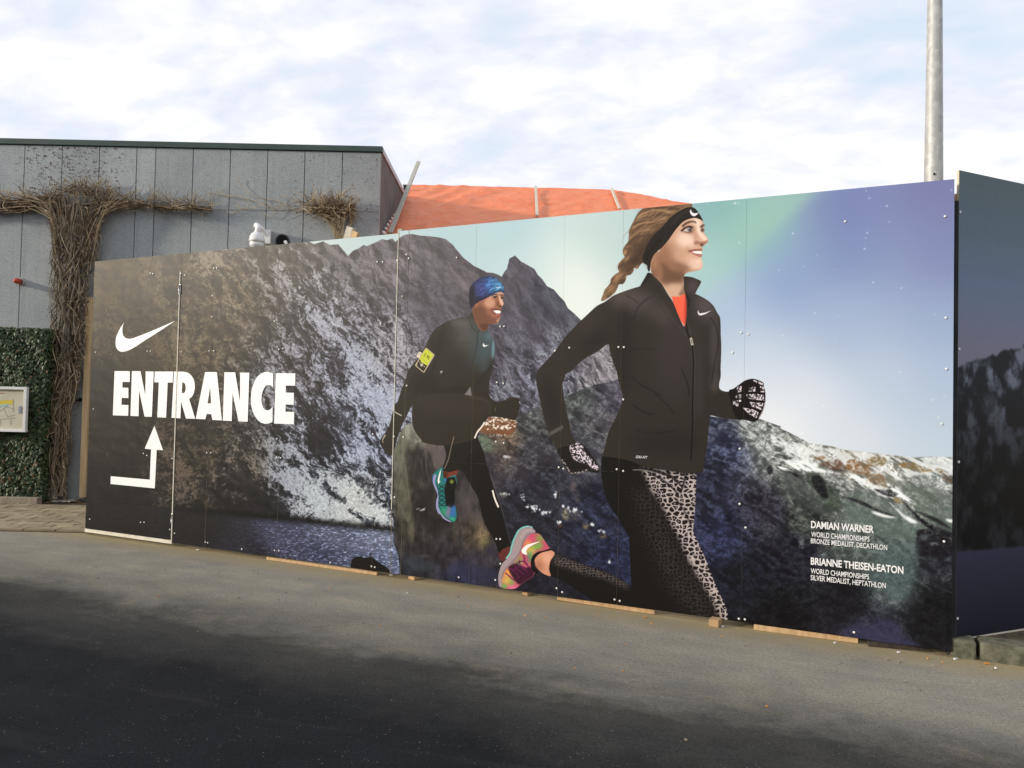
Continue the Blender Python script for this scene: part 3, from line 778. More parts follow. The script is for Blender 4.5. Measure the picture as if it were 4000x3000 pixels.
    for pts, c, a, bl in [([(990, 720), (1060, 660), (1150, 900), (1290, 985), (1270, 1060), (1100, 990), (1000, 880)], (150, 108, 82), .75, 7), ([(890, 1010), (1010, 900), (1120, 990), (1290, 1010), (1272, 1090), (1180, 1130), (1010, 1130), (940, 1060)], (108, 78, 60), .85, 6),
                          ([(880, 900), (930, 800), (980, 900), (1020, 1010), (990, 1120), (930, 1060)], (170, 124, 94), .55, 5), ([(1240, 520), (1340, 560), (1400, 620), (1350, 700), (1250, 680), (1180, 620)], (238, 208, 190), .75, 8), ([(1340, 370), (1440, 360), (1470, 420), (1450, 520), (1430, 430)], (240, 216, 202), .8, 4),
                          ([(1440, 430), (1480, 520), (1550, 590), (1560, 630), (1500, 600), (1440, 520)], (246, 220, 204), .85, 3), ([(1400, 840), (1490, 850), (1490, 960), (1420, 970), (1330, 900)], (238, 206, 188), .7, 6), ([(1290, 985), (1400, 985), (1470, 965), (1420, 1000), (1290, 1030)], (170, 128, 106), .6, 3),
                          ([(1390, 480), (1430, 560), (1420, 640), (1390, 600)], (196, 150, 128), .7, 4), ([(1310, 690), (1345, 720), (1340, 790), (1300, 760)], (190, 142, 118), .6, 4)]:
        fill('P1', pts, c, a, bl, clip=fm)
    fill('P1', [(1395, 660), (1420, 622), (1470, 640), (1540, 628), (1568, 612), (1562, 645), (1525, 672), (1500, 690), (1460, 668), (1420, 675)], (148, 100, 82), .8, 2, clip=fm)
    blob('P1', (1494, 678), 24, 13, (70, 42, 38), .95, .2, clip=fm)
    line('P1', [(1252, 452), (1300, 412), (1350, 392), (1400, 390), (1422, 408)], 30, (84, 62, 50), .95, 1, w1=16)
    line('P1', [(1476, 462), (1500, 440), (1524, 434)], 26, (74, 54, 46), .95, 1)
    fill('P1', [(1236, 506), (1280, 466), (1340, 442), (1388, 455), (1395, 500), (1370, 535), (1310, 530)], (138, 100, 84), .8, 3, clip=fm)
    fill('P1', [(1275, 498), (1312, 472), (1352, 464), (1380, 484), (1362, 508), (1310, 512)], (206, 196, 194), .9)
    blob('P1', (1346, 484), 26, 25, (40, 34, 38), 1, soft=.4)
    blob('P1', (1338, 478), 9, 9, (236, 240, 248), 1, soft=.4)
    line('P1', [(1238, 506), (1282, 470), (1335, 448), (1388, 462)], 20, (40, 28, 26), .95, w1=14)
    line('P1', [(1290, 516), (1340, 520), (1376, 506)], 8, (90, 62, 52), .8)
    blob('P1', (1500, 494), 20, 24, (52, 38, 38), .9, -.2, soft=.7)
    fill('P1', [(1338, 752), (1370, 738), (1420, 730), (1455, 734), (1490, 728), (1496, 752), (1492, 780), (1496, 812), (1478, 828), (1430, 812), (1382, 788)], (176, 112, 104), .95)
    line('P1', [(1338, 752), (1390, 738), (1450, 736), (1492, 732)], 14, (122, 72, 66), .9, 1)
    fill('P1', [(1378, 760), (1440, 752), (1490, 756), (1488, 786), (1450, 784), (1400, 776)], (246, 241, 238), 1)
    blob('P1', (1340, 753), 13, 12, (104, 66, 58), .8)
    line('P1', [(1410, 838), (1470, 846)], 10, (180, 132, 114), .5, 1)
    blob('C', (1000, 845), 16, 11, (240, 236, 230), 1, soft=.4)
    # ear-warmer band
    hb = [(850, 560), (960, 470), (1060, 400), (1000, 560), (880, 700), (800, 820), (760, 900), (700, 930), (640, 900), (700, 760)]
    fill('P1', hb, (66, 50, 40), .8, 5, clip=hm)
    band = [(1180, 282), (1290, 222), (1360, 212), (1400, 222), (1440, 262), (1490, 340), (1506, 384), (1470, 362), (1400, 345), (1300, 370), (1220, 430), (1150, 520), (1080, 620), (1010, 700), (955, 748), (905, 800), (870, 880), (855, 985), (836, 1000),
            (818, 930), (780, 900), (764, 850), (780, 780), (828, 665), (900, 560), (1000, 465), (1080, 368)]
    fill('P1', band, (38, 33, 29))
    bdm = full([spline(tex('P1', band))])
    line('P1', [(1130, 420), (1200, 330), (1300, 270), (1400, 250)], 40, (58, 52, 46), .6, 3, clip=bdm)
    line('P1', [(1120, 500), (1230, 400), (1340, 345)], 10, (24, 20, 18), .7, 1, clip=bdm)
    line('P1', [(800, 870), (880, 720), (1000, 600)], 50, (28, 24, 21), .7, 4, clip=bdm)
    fill('C', [(1465, 250), (1452, 280), (1460, 310), (1490, 345), (1530, 345), (1562, 318), (1578, 298), (1540, 306), (1500, 302), (1476, 280)], (232, 232, 240))
    # shirt
    fill('D', [(1265, 240), (1330, 240), (1388, 212), (1405, 300), (1395, 420), (1378, 500), (1330, 420), (1290, 320)], (240, 100, 74), smooth=False)
    fill('D', [(1385, 215), (1410, 300), (1398, 420), (1378, 480), (1375, 380)], (176, 52, 48), .7, 2)
    # jacket
    jac = pix('D', [(1060, 35), (1040, 70), (1005, 130), (990, 152), (930, 170), (830, 205), (760, 235), (690, 285), (620, 322), (540, 395), (450, 480), (340, 600), (250, 720), (150, 830), (110, 880), (97, 930), (100, 1000), (120, 1090), (150, 1230), (180, 1340), (210, 1430), (240, 1490), (290, 1600)])
    jac += pix('E', [(300, 150), (312, 205), (420, 240), (480, 170), (470, 70)])
    jac += pix('D', [(450, 1510), (400, 1420), (385, 1340), (360, 1240), (340, 1130), (325, 1010), (330, 970), (345, 940), (350, 910), (400, 882), (460, 822), (540, 760), (580, 742), (640, 705), (700, 658), (725, 655), (735, 720), (760, 800), (790, 880), (810, 970), (830, 1040), (845, 1090), (835, 1160), (810, 1230), (770, 1310), (735, 1380), (710, 1450), (690, 1540), (670, 1610)])
    jac += pix('E', [(665, 185), (750, 192), (850, 208), (950, 240), (1020, 275), (1200, 300), (1350, 325), (1525, 322), (1540, 290), (1552, 205), (1575, 70)])
    jac += pix('D', [(1580, 1440), (1592, 1330), (1596, 1268), (1700, 1290), (1800, 1300), (1870, 1290), (1900, 1180), (1850, 1040), (1760, 1062), (1690, 1046), (1676, 1000), (1690, 930), (1690, 850), (1695, 680), (1690, 560), (1686, 430), (1660, 380), (1620, 310), (1550, 255), (1470, 215)])
    jac += pix('C', [(1530, 1465), (1560, 1400), (1600, 1330), (1612, 1287), (1580, 1265), (1480, 1227), (1372, 1216), (1366, 1260), (1368, 1400), (1400, 1550)])
    jac += pix('D', [(1395, 400), (1376, 500), (1335, 425), (1280, 290), (1240, 230), (1180, 130), (1120, 70), (1090, 40)])
    jp = spline(tex('N', jac), 3)
    sl, m = region([jp])
    put(sl, m, J)
    jm = full([jp])
    for c, rx, ry, an, col, a in [((900, 260), 190, 90, .1, (88, 78, 76), .8), ((1080, 330), 160, 90, .5, (76, 68, 67), .6), ((1200, 420), 120, 60, .8, (83, 74, 73), .6), ((1560, 330), 90, 130, -.4, (90, 83, 85), .8), ((1450, 150), 60, 70, -.2, (83, 73, 73), .8), ((1640, 650), 40, 260, 0, (78, 71, 73), .7), ((1330, 680), 200, 260, .2, (64, 57, 56), .6),
                                  ((560, 460), 150, 50, -.75, (64, 56, 54), .6), ((1300, 1000), 180, 200, .2, (56, 50, 49), .6), ((1500, 1000), 40, 300, 0, (59, 53, 54), .6), ((1640, 980), 40, 90, 0, (83, 76, 78), .6), ((1200, 1500), 300, 100, 0, (34, 31, 29), .6), ((600, 620), 160, 60, -.6, (35, 31, 28), .7), ((860, 700), 60, 400, 0, (33, 29, 27), .6), ((220, 1150), 60, 240, -.2, (34, 29, 27), .6)]:
        blob('D', c, rx, ry, col, a, an, clip=jm)
    for pts, w, c, a in [([(1090, 240), (1030, 280), (980, 330), (950, 400), (930, 440)], 7, (22, 19, 18), .8), ([(870, 230), (930, 260), (980, 300)], 6, (24, 20, 19), .6), ([(1180, 280), (1250, 400), (1350, 520), (1400, 590)], 10, (76, 70, 68), .5), ([(1600, 420), (1650, 500), (1670, 640), (1640, 800), (1610, 1000)], 7, (20, 17, 17), .7),
                         ([(920, 930), (1000, 1000), (1100, 1050), (1180, 1100)], 10, (24, 20, 19), .6), ([(900, 1080), (980, 1140), (1080, 1200)], 10, (54, 48, 46), .5), ([(930, 1170), (1010, 1230), (1100, 1260)], 12, (24, 20, 19), .6), ([(1120, 1080), (1230, 1180), (1290, 1260)], 10, (22, 19, 18), .5), ([(1350, 860), (1400, 980), (1420, 1100)], 10, (24, 20, 19), .6),
                         ([(880, 700), (1000, 690), (1150, 700)], 8, (24, 20, 19), .35), ([(740, 900), (860, 960), (960, 980)], 8, (52, 46, 44), .4), ([(960, 1400), (1100, 1420), (1300, 1400)], 10, (26, 22, 21), .5)]:
        line('D', pts, w, c, a, 1, clip=jm)
    line('D', [(1385, 440), (1405, 560), (1440, 650), (1455, 800), (1450, 1000), (1448, 1200), (1445, 1400), (1432, 1659)], 10, (16, 14, 13), .9, clip=jm)
    line('D', [(1420, 480), (1430, 560), (1455, 660), (1468, 800), (1463, 1000), (1460, 1300)], 5, (72, 66, 64), .6, clip=jm)
    line('C', [(1400, 1480), (1440, 1560), (1430, 1659)], 14, (20, 17, 17), .8, clip=jm)
    line('C', [(910, 1190), (960, 1260), (1050, 1380), (1180, 1530)], 12, (70, 62, 60), .6, 1, clip=jm)
    line('C', [(740, 1340), (820, 1250), (880, 1170)], 60, (24, 20, 19), .5, 2, clip=jm)
    line('D', [(1432, 596), (1446, 660)], 22, (188, 182, 172), .95, smooth=False)
    line('D', [(1437, 610), (1443, 645)], 8, (90, 84, 80), .9, smooth=False)
    fill('D', [(1497, 352), (1500, 378), (1512, 386), (1560, 378), (1612, 358), (1560, 390), (1520, 403), (1500, 398), (1491, 378)], (236, 234, 236), smooth=False)
    fill('D', [(212, 1408), (320, 1348), (326, 1374), (222, 1438)], (26, 23, 22), smooth=False)
    for i in range(9):
        for j in range(3):
            blob('D', (219 + i * 12.4 + j * 2.5, 1412 - i * 6.9 + j * 10), 4.5, 3.6, (210, 206, 200), .9, soft=.4)
    # gloves
    gl = [(285, 120), (312, 205), (340, 262), (382, 328), (430, 332), (520, 312), (600, 322), (632, 326), (645, 292), (612, 230), (560, 150), (512, 92), (460, 62), (395, 85)]
    fill('E', gl, (26, 23, 22))
    gm = full([spline(tex('E', gl))])
    gp = sstep(.40, .58, fbm(UU / 4.5, VV / 4.2, 2, 211))
    fill('E', [(385, 95), (450, 65), (500, 95), (520, 150), (590, 220), (640, 290), (590, 300), (520, 250), (430, 215), (400, 160)], (226, 214, 226), .95, 1, clip=gp * gm)
    line('E', [(318, 210), (360, 270), (395, 322), (470, 322), (540, 295)], 16, (206, 192, 190), .7, clip=gp)
    line('E', [(430, 190), (500, 240), (580, 290)], 10, (30, 26, 26), .8, clip=gm)
    fi = [(1760, 1062), (1800, 1036), (1850, 1000), (1900, 966), (1960, 950), (2010, 960), (2058, 984), (2062, 1015), (2075, 1060), (2076, 1150), (2060, 1220), (2030, 1280), (2000, 1312), (1970, 1322), (1900, 1304), (1830, 1296), (1790, 1200)]
    fill('D', fi, (26, 22, 22))
    fim = full([spline(tex('D', fi))])
    grid = sstep(.45, .6, fbm(UU / 5, VV / 6, 2, 221))
    for pts in ([(1830, 1020), (1870, 1010), (1870, 1060), (1830, 1070)], [(1930, 1020), (1990, 1020), (1990, 1060), (1930, 1060)], [(2030, 1010), (2062, 1020), (2075, 1070), (2035, 1065)], [(1820, 1090), (1870, 1080), (1870, 1120), (1820, 1120)], [(1910, 1085), (2000, 1080), (2060, 1090), (2070, 1140), (1990, 1130), (1920, 1120)],
                [(1790, 1130), (1850, 1140), (1840, 1190), (1800, 1180)], [(1940, 1150), (2060, 1160), (2040, 1220), (1960, 1190)], [(1880, 1200), (1960, 1210), (2020, 1240), (2000, 1290), (1940, 1260)], [(1960, 955), (2055, 985), (2055, 1005), (1990, 985)]):
        fill('D', pts, (228, 220, 228), .95, 0, clip=np.minimum(fim, grid + .15), smooth=False)
    for pts in ([(1870, 1075), (1960, 1072), (2070, 1080)], [(1860, 1128), (1960, 1140), (2070, 1152)], [(1880, 1190), (1960, 1200), (2050, 1228)]):
        line('D', pts, 10, (24, 20, 20), .9, clip=fim)
    line('D', [(2075, 1150), (2055, 1225), (2020, 1290)], 8, (214, 204, 206), .8, clip=fim)
    # tights
    T = (21, 19, 19)
    ti = [(665, 180), (656, 260), (660, 360), (680, 470), (712, 570), (760, 650), (820, 740), (870, 830), (900, 880), (905, 1000), (912, 1150), (918, 1305), (900, 1292), (780, 1216), (650, 1160), (520, 1120), (400, 1075), (250, 1020), (215, 1060), (204, 1110), (215, 1210), (330, 1262), (450, 1342), (580, 1425), (620, 1700), (1760, 1700),
          (1752, 1600), (1750, 1540), (1730, 1470), (1690, 1390), (1640, 1280), (1600, 1180), (1560, 1070), (1520, 980), (1480, 890), (1450, 830), (1465, 680), (1475, 500), (1482, 330), (1350, 322), (1200, 298), (1020, 270), (950, 235), (850, 205), (750, 190)]
    fill('E', ti, T, smooth=False)
    tm = full([tex('E', ti)])
    lit = [(1000, 282), (1060, 400), (1080, 470), (1150, 560), (1200, 650), (1250, 760), (1310, 860), (1350, 940), (1385, 1040), (1440, 1130), (1500, 1240), (1560, 1340), (1620, 1440), (1660, 1540), (1690, 1640), (1800, 1640), (1790, 1500), (1640, 1150), (1500, 850), (1500, 330), (1350, 322), (1200, 298)]
    fill('E', [(1050, 330), (1130, 420), (1200, 560), (1280, 720), (1400, 1000), (1520, 1250), (1680, 1560), (1730, 1560), (1560, 1150), (1450, 860), (1300, 560), (1150, 360)], (196, 186, 186), .0, 5, clip=tm)
    fill('E', [(1310, 560), (1340, 480), (1370, 330), (1482, 332), (1470, 600), (1450, 820), (1400, 720)], (146, 138, 142), .0, 3, clip=tm)
    litm = full([tex('E', lit)], 7) * tm
    bright = .8 + .3 * sstep(2500, 2680, UU - (VV - 1850) * .42)
    leopard(litm * .97, 5, 21, 17.5, (184, 173, 172), (30, 26, 28))
    IMG[:] = IMG * (1 - (litm * .0)[..., None])
    dimm = full([tex('E', [(900, 420), (1100, 470), (1250, 760), (1400, 1050), (1560, 1340), (1680, 1600), (1500, 1640), (1250, 1350), (1050, 900)])], 22) * tm
    leopard(np.clip(dimm - litm, 0, 1) * .8, 6, 18, 16, (56, 51, 51), (22, 20, 20))
    calf = full([tex('E', [(250, 1020), (400, 1075), (650, 1160), (780, 1216), (900, 1292), (880, 1330), (700, 1250), (500, 1200), (240, 1110)])], 6) * tm
    leopard(calf * .8, 8, 13, 10, (104, 94, 92), (24, 21, 21))
    for pts, w in [([(1000, 290), (1120, 310), (1250, 350), (1340, 420)], 26), ([(1080, 330), (1180, 380), (1290, 470), (1330, 540)], 16), ([(1390, 330), (1370, 420), (1340, 500)], 18), ([(1300, 545), (1380, 660), (1440, 800)], 12)]:
        line('E', pts, w, (28, 25, 27), .85, 1, clip=tm)
    line('E', [(930, 300), (1010, 300), (1120, 322), (1200, 360)], 9, (150, 142, 142), .7, clip=tm)
    # trailing shoe
    up = [(1955, 750), (2060, 738), (2120, 800), (2172, 880), (2205, 930), (2130, 950), (2050, 970), (1992, 1012), (1975, 1080), (1985, 1180), (2020, 1205), (1990, 1272), (1900, 1330), (1830, 1380), (1782, 1416), (1700, 1424), (1608, 1402), (1606, 1300), (1640, 1210), (1700, 1140), (1800, 1030), (1850, 930), (1900, 810)]
    fill('E', [(90, 1040), (170, 985), (255, 1015), (218, 1090), (208, 1160), (220, 1216), (150, 1190), (95, 1130)], (204, 144, 116))
    am = full([tex('E', [(60, 1040), (170, 985), (255, 1015), (218, 1090), (208, 1160), (220, 1216), (150, 1190), (80, 1130)])])
    blob('E', (190, 1060), 40, 50, (226, 172, 146), .7, clip=am)
    blob('E', (120, 1130), 40, 50, (150, 96, 76), .7, clip=am)
    fill('H', up, (186, 92, 104))
    um = full([spline(tex('H', up))])
    for c, rx, ry, an, col, a in [((1990, 800), 60, 60, .5, (206, 70, 116), .9), ((2080, 800), 60, 50, .6, (130, 150, 76), .9), ((2130, 880), 40, 50, .5, (204, 64, 112), .9), ((1930, 870), 50, 60, .3, (222, 140, 92), .9), ((2040, 900), 90, 36, -.3, (108, 176, 74), .95), ((1960, 960), 60, 50, -.3, (206, 196, 80), .8), ((1950, 1030), 40, 70, .2, (78, 150, 92), .9),
                                  ((1900, 1060), 40, 60, .2, (190, 60, 110), .8), ((1830, 1080), 40, 70, .3, (120, 168, 80), .7), ((1780, 1140), 60, 40, -.5, (90, 150, 110), .8), ((1680, 1220), 60, 50, -.5, (228, 158, 72), .9), ((1670, 1320), 60, 60, -.2, (206, 190, 84), .9), ((1640, 1390), 40, 30, 0, (96, 170, 90), .9), ((1730, 1350), 30, 50, .2, (110, 176, 84), .7), ((1740, 1405), 60, 30, 0, (226, 108, 156), .9), ((1850, 1350), 40, 30, 0, (200, 80, 120), .8)]:
        blob('H', c, rx, ry, col, a, an, clip=um)
    fill('H', [(1690, 1160), (1790, 1110), (1880, 1160), (1970, 1150), (2010, 1200), (1990, 1270), (1900, 1330), (1830, 1370), (1760, 1300)], (44, 16, 34), .92, 2, clip=um)
    for pts in ([(1700, 1170), (1760, 1200), (1830, 1290)], [(1760, 1110), (1800, 1180), (1880, 1240)], [(1820, 1060), (1850, 1150), (1930, 1210)], [(1880, 1000), (1900, 1100), (1960, 1160)], [(1740, 1200), (1830, 1140), (1900, 1160)], [(1790, 1110), (1860, 1080), (1930, 1120)], [(1650, 1220), (1740, 1300), (1770, 1320)]):
        line('H', pts, 15, (98, 26, 74), .95, clip=um)
    fill('H', [(2205, 925), (2130, 948), (2050, 968), (1995, 1010), (1968, 1080), (1975, 1160), (2010, 1215), (2060, 1228), (2020, 1160), (2010, 1080), (2040, 1020), (2100, 975), (2215, 945)], (18, 15, 16))
    sole = [(2025, 724), (2008, 690), (1975, 665), (1940, 655), (1870, 672), (1822, 710), (1790, 770), (1762, 832), (1742, 900), (1722, 980), (1672, 1050), (1622, 1100), (1592, 1160), (1575, 1220), (1566, 1300), (1576, 1380), (1600, 1405), (1608, 1395), (1612, 1300), (1642, 1220), (1690, 1152), (1750, 1102), (1802, 1040), (1842, 960), (1872, 870), (1912, 800), (1962, 750)]
    line('H', [(1990, 668), (1930, 652), (1862, 670), (1812, 712), (1780, 772), (1752, 832), (1732, 900), (1712, 980), (1664, 1050)], 22, (120, 196, 190), .95)
    fill('H', sole, (158, 142, 146))
    sm = full([spline(tex('H', sole))])
    line('H', [(2010, 740), (1940, 750), (1880, 830), (1850, 930), (1800, 1020), (1720, 1110), (1640, 1200), (1608, 1300)], 16, (108, 92, 98), .7, 1, clip=sm)
    line('H', [(1980, 690), (1890, 720), (1840, 800)], 14, (190, 176, 178), .7, 1, clip=sm)
    fill('H', [(2082, 838), (1990, 858), (1920, 880), (1870, 920), (1854, 955), (1872, 985), (1920, 1000), (1912, 950), (1950, 905), (2010, 872)], (244, 240, 236))

def paint_man():
    K = (43, 38, 32)
    # far foot, legs
    fill('H', [(1560, 960), (1610, 910), (1700, 890), (1735, 900), (1725, 990), (1670, 1050), (1610, 1080), (1580, 1040)], (92, 44, 40))
    leg = pix('G', [(880, 640), (1280, 640), (1310, 660), (1342, 740), (1390, 850), (1412, 950), (1450, 1080), (1500, 1250), (1560, 1420), (1620, 1600)]) + pix('H', [(1652, 580), (1692, 750), (1732, 885), (1690, 900), (1620, 930), (1580, 985), (1562, 960), (1545, 890), (1500, 790), (1450, 710), (1400, 620), (1362, 500), (1330, 330), (1290, 240), (1220, 130), (1150, 0)])
    leg += pix('G', [(1130, 1085), (1060, 1048), (1020, 1030), (960, 700)])
    sl, m = region([tex('N', leg)])
    put(sl, m, (20, 18, 17))
    fill('G', [(880, 1070), (1040, 1045), (1065, 1060), (1030, 1150), (900, 1190), (860, 1130)], (112, 52, 42))
    fill('G', [(870, 1090), (930, 1080), (940, 1140), (890, 1180), (862, 1140)], (66, 34, 28), .8, 2)
    fill('G', [(640, 715), (890, 745), (925, 860), (915, 930), (885, 1010), (880, 1070), (960, 1090), (1070, 1058), (1330, 800), (1280, 640)], (25, 23, 21), smooth=False)
    # running shoe
    sh = pix('G', [(870, 1032), (800, 1072), (756, 1130), (760, 1220), (790, 1300), (818, 1370), (800, 1440), (800, 1530), (828, 1600)]) + pix('H', [(850, 500), (890, 555), (970, 596), (1020, 595), (1046, 560), (1052, 500), (1040, 420), (1030, 380)])
    sh += pix('G', [(1030, 1300), (1055, 1230), (1045, 1160), (1030, 1120), (930, 1160), (890, 1150)])
    sl, m = region([spline(tex('N', sh), 4)])
    shm = full([spline(tex('N', sh), 4)])
    put(sl, m, (34, 112, 108))
    fill('G', [(930, 1160), (1030, 1145), (1052, 1225), (1030, 1300), (1028, 1500), (980, 1530), (920, 1500), (900, 1300)], (14, 13, 14), smooth=False)
    blob('G', (992, 1205), 26, 26, (120, 136, 40), .9, soft=.6)
    for c, rx, ry, col in [((880, 480), 60, 60, (56, 156, 116)), ((950, 470), 26, 80, (136, 112, 150)), ((1010, 470), 26, 90, (60, 98, 186)), ((1000, 560), 40, 20, (56, 166, 120))]:
        blob('H', c, rx, ry, col, .9, .2, clip=shm)
    line('H', [(790, 10), (770, 110), (800, 200), (815, 300), (810, 400), (850, 500), (915, 570), (980, 598)], 36, (146, 146, 186), 1, clip=shm)
    line('H', [(760, 20), (756, 110), (790, 230), (800, 300)], 14, (56, 96, 180), .9, clip=shm)
    line('H', [(815, 60), (818, 160), (835, 280), (832, 370), (870, 470), (930, 550), (1000, 590)], 7, (16, 16, 24), .9, clip=shm)
    for i in range(5):
        y = 1240 + i * 56
        line('G', [(835, y), (890, y + 40), (925, y + 30)], 10, (14, 20, 24), .9, clip=shm)
        line('G', [(835, y + 50), (885, y + 14), (925, y - 10)], 9, (14, 20, 24), .8, clip=shm)
    fill('G', [(862, 1040), (838, 1100), (815, 1190), (826, 1238), (852, 1200), (838, 1190), (852, 1120)], (236, 230, 226), smooth=False)
    line('G', [(885, 1030), (862, 1120), (880, 1190), (920, 1230)], 16, (36, 110, 112), .9)
    blob('G', (915, 1185), 14, 16, (52, 110, 200), .9)
    # jacket, arms, raised thigh
    jk = pix('F', [(1245, 530), (1200, 592), (1100, 602), (960, 640), (860, 690), (775, 755), (700, 880), (650, 980), (560, 1120), (470, 1230), (440, 1300), (420, 1380), (370, 1500), (325, 1640)]) + pix('G', [(300, 240), (270, 330), (250, 400), (242, 450), (200, 560), (150, 630), (106, 700), (122, 760), (150, 812), (205, 862), (242, 882), (272, 830), (302, 750), (330, 640), (360, 560), (392, 480), (432, 400), (472, 320), (508, 250), (502, 350), (502, 450),
                                                                                                                                                                                                                    (520, 540), (560, 620), (620, 690), (640, 722), (900, 760), (1275, 680), (1330, 580), (1400, 480), (1440, 410), (1540, 404), (1690, 430), (1770, 448), (1802, 400), (1822, 330), (1832, 270), (1816, 220), (1838, 205), (1836, 182), (1760, 160), (1700, 168), (1640, 200), (1560, 216), (1500, 200), (1452, 130), (1456, 0)])
    jk += pix('F', [(1462, 1350), (1500, 1200), (1528, 1060), (1525, 960), (1505, 880), (1470, 815), (1440, 760), (1430, 735), (1390, 768), (1330, 735), (1290, 660)])
    jp = spline(tex('N', jk), 3)
    sl, m = region([jp])
    put(sl, m, K)
    jm = full([jp])
    for c, rx, ry, an, col, a in [((1250, 830), 260, 190, .4, (84, 84, 82), .9), ((1390, 950), 120, 240, .1, (70, 92, 100), .95), ((1120, 670), 150, 60, .1, (92, 88, 84), .8), ((1505, 980), 18, 130, .05, (120, 160, 176), .85), ((1450, 830), 40, 50, .7, (90, 124, 134), .7), ((1300, 1000), 130, 260, .2, (56, 62, 64), .6), ((1250, 680), 40, 120, -.4, (62, 66, 66), .6), ((1400, 1230), 60, 60, 0, (66, 80, 86), .5), ((640, 1400), 200, 120, 0, (31, 27, 23), .7), ((820, 900), 60, 160, .3, (30, 27, 24), .7)]:
        blob('F', c, rx, ry, col, a, an, clip=jm)
    line('F', [(1310, 800), (1305, 900), (1280, 1050), (1240, 1180)], 7, (18, 18, 18), .9, clip=jm)
    line('F', [(1200, 600), (1230, 700), (1310, 790), (1330, 740)], 7, (28, 30, 30), .8, clip=jm)
    line('F', [(1480, 1190), (1400, 1300), (1300, 1430)], 34, (26, 26, 26), .6, 3, clip=jm)
    line('F', [(1070, 800), (1020, 880), (990, 920)], 5, (24, 22, 20), .6, clip=jm)
    line('G', [(560, 210), (640, 165), (760, 142), (900, 128), (1060, 128), (1240, 150)], 16, (78, 72, 65), .4, 3, clip=jm)
    fill('G', [(560, 230), (700, 165), (1000, 140), (1300, 165), (1430, 240), (1440, 340), (1300, 420), (1000, 380), (700, 340)], (56, 50, 43), .45, 16, clip=jm)
    fill('G', [(540, 90), (760, 130), (1000, 118), (1180, 110), (1140, 20), (900, 40), (650, 30)], (30, 26, 22), .6, 6, clip=jm)
    line('F', [(700, 900), (660, 1010), (560, 1180), (480, 1300), (440, 1420), (400, 1560)], 26, (62, 55, 46), .5, 4, clip=jm)
    line('F', [(850, 980), (790, 1150), (720, 1300), (600, 1420), (540, 1560)], 22, (24, 21, 18), .75, 4, clip=jm)
    line('F', [(860, 690), (820, 800), (800, 930)], 20, (58, 54, 48), .5, 4, clip=jm)
    line('G', [(1200, 160), (1360, 180), (1440, 230), (1464, 300), (1460, 370)], 16, (84, 77, 73), .55, 3, clip=jm)
    line('G', [(1480, 170), (1560, 212), (1640, 200), (1760, 168), (1826, 186)], 12, (70, 64, 58), .7, 1, clip=jm)
    fill('G', [(1222, 30), (1240, 145), (1150, 132)], (116, 108, 112), smooth=False)
    for i in range(4):
        line('G', [(1690 + i * 12, 210 + i * 36), (1760, 212 + i * 40), (1815, 250 + i * 30)], 6, (56, 50, 46), .6, clip=jm)
    line('G', [(1527, 288), (1528, 338)], 8, (120, 112, 100), .7)
    line('G', [(268, 318), (300, 350), (375, 390)], 14, (196, 192, 184), .9)
    line('G', [(175, 625), (140, 690), (150, 722)], 14, (206, 192, 180), .9, w1=6)
    line('G', [(1398, 470), (1360, 530), (1310, 590), (1274, 670)], 20, (240, 228, 216), 1)
    line('G', [(1020, 645), (985, 780), (950, 930), (900, 1045)], 9, (170, 156, 132), .8)
    line('H', [(1496, 204), (1525, 310), (1570, 416)], 22, (244, 236, 230), 1)
    line('H', [(1470, 10), (1520, 160), (1600, 400), (1660, 640), (1725, 880)], 6, (120, 126, 140), .7, 1)
    fill('F', [(1382, 914), (1374, 945), (1384, 963), (1410, 960), (1450, 940), (1405, 945), (1390, 930)], (238, 238, 240), smooth=False)
    # phone on the arm
    fill('F', [(680, 974), (778, 1058), (775, 1075), (655, 1275), (640, 1280), (540, 1195), (545, 1180), (665, 980)], (206, 190, 158), smooth=False)
    fill('F', [(682, 986), (768, 1062), (650, 1264), (640, 1268), (552, 1192), (668, 990)], (36, 32, 26), smooth=False)
    fill('F', [(682, 988), (766, 1062), (690, 1196), (612, 1150), (600, 1115), (598, 1100), (668, 992)], (196, 204, 62), smooth=False)
    blob('F', (622, 1185), 20, 20, (206, 190, 170), 1, soft=.4)
    for x, y in ((598, 1157), (655, 1207), (562, 1186)):
        blob('F', (x, y), 9, 9, (200, 186, 160), .9, soft=.4)
    # 2.95
    def seg(o, pts):
        ex, ey = np.array([.78, .62]), np.array([-.42, .9])
        line('F', [tuple(np.array(o) + ex * p[0] + ey * p[1]) for p in pts], 6.5, (40, 44, 24), 1, smooth=False)
    seg((660, 1042), [(0, 6), (4, 0), (12, 0), (16, 8), (0, 36), (18, 36)])
    seg((680, 1058), [(4, 36), (5, 36)])
    seg((690, 1064), [(16, 12), (8, 16), (0, 10), (4, 0), (14, 0), (16, 14), (8, 36)])
    seg((709, 1078), [(18, 0), (2, 0), (0, 14), (12, 14), (16, 24), (12, 35), (0, 34)])
    for x, y in ((628, 1106), (656, 1132), (684, 1158), (712, 1040)):
        blob('F', (x, y), 9, 4, (110, 116, 50), .8, .6, soft=.4)
    fill('F', [(553, 1080), (588, 1022), (625, 1035), (588, 1108)], (222, 208, 190), smooth=False)
    line('F', [(578, 1058), (590, 1052), (602, 1044)], 6, (150, 90, 70), .8)
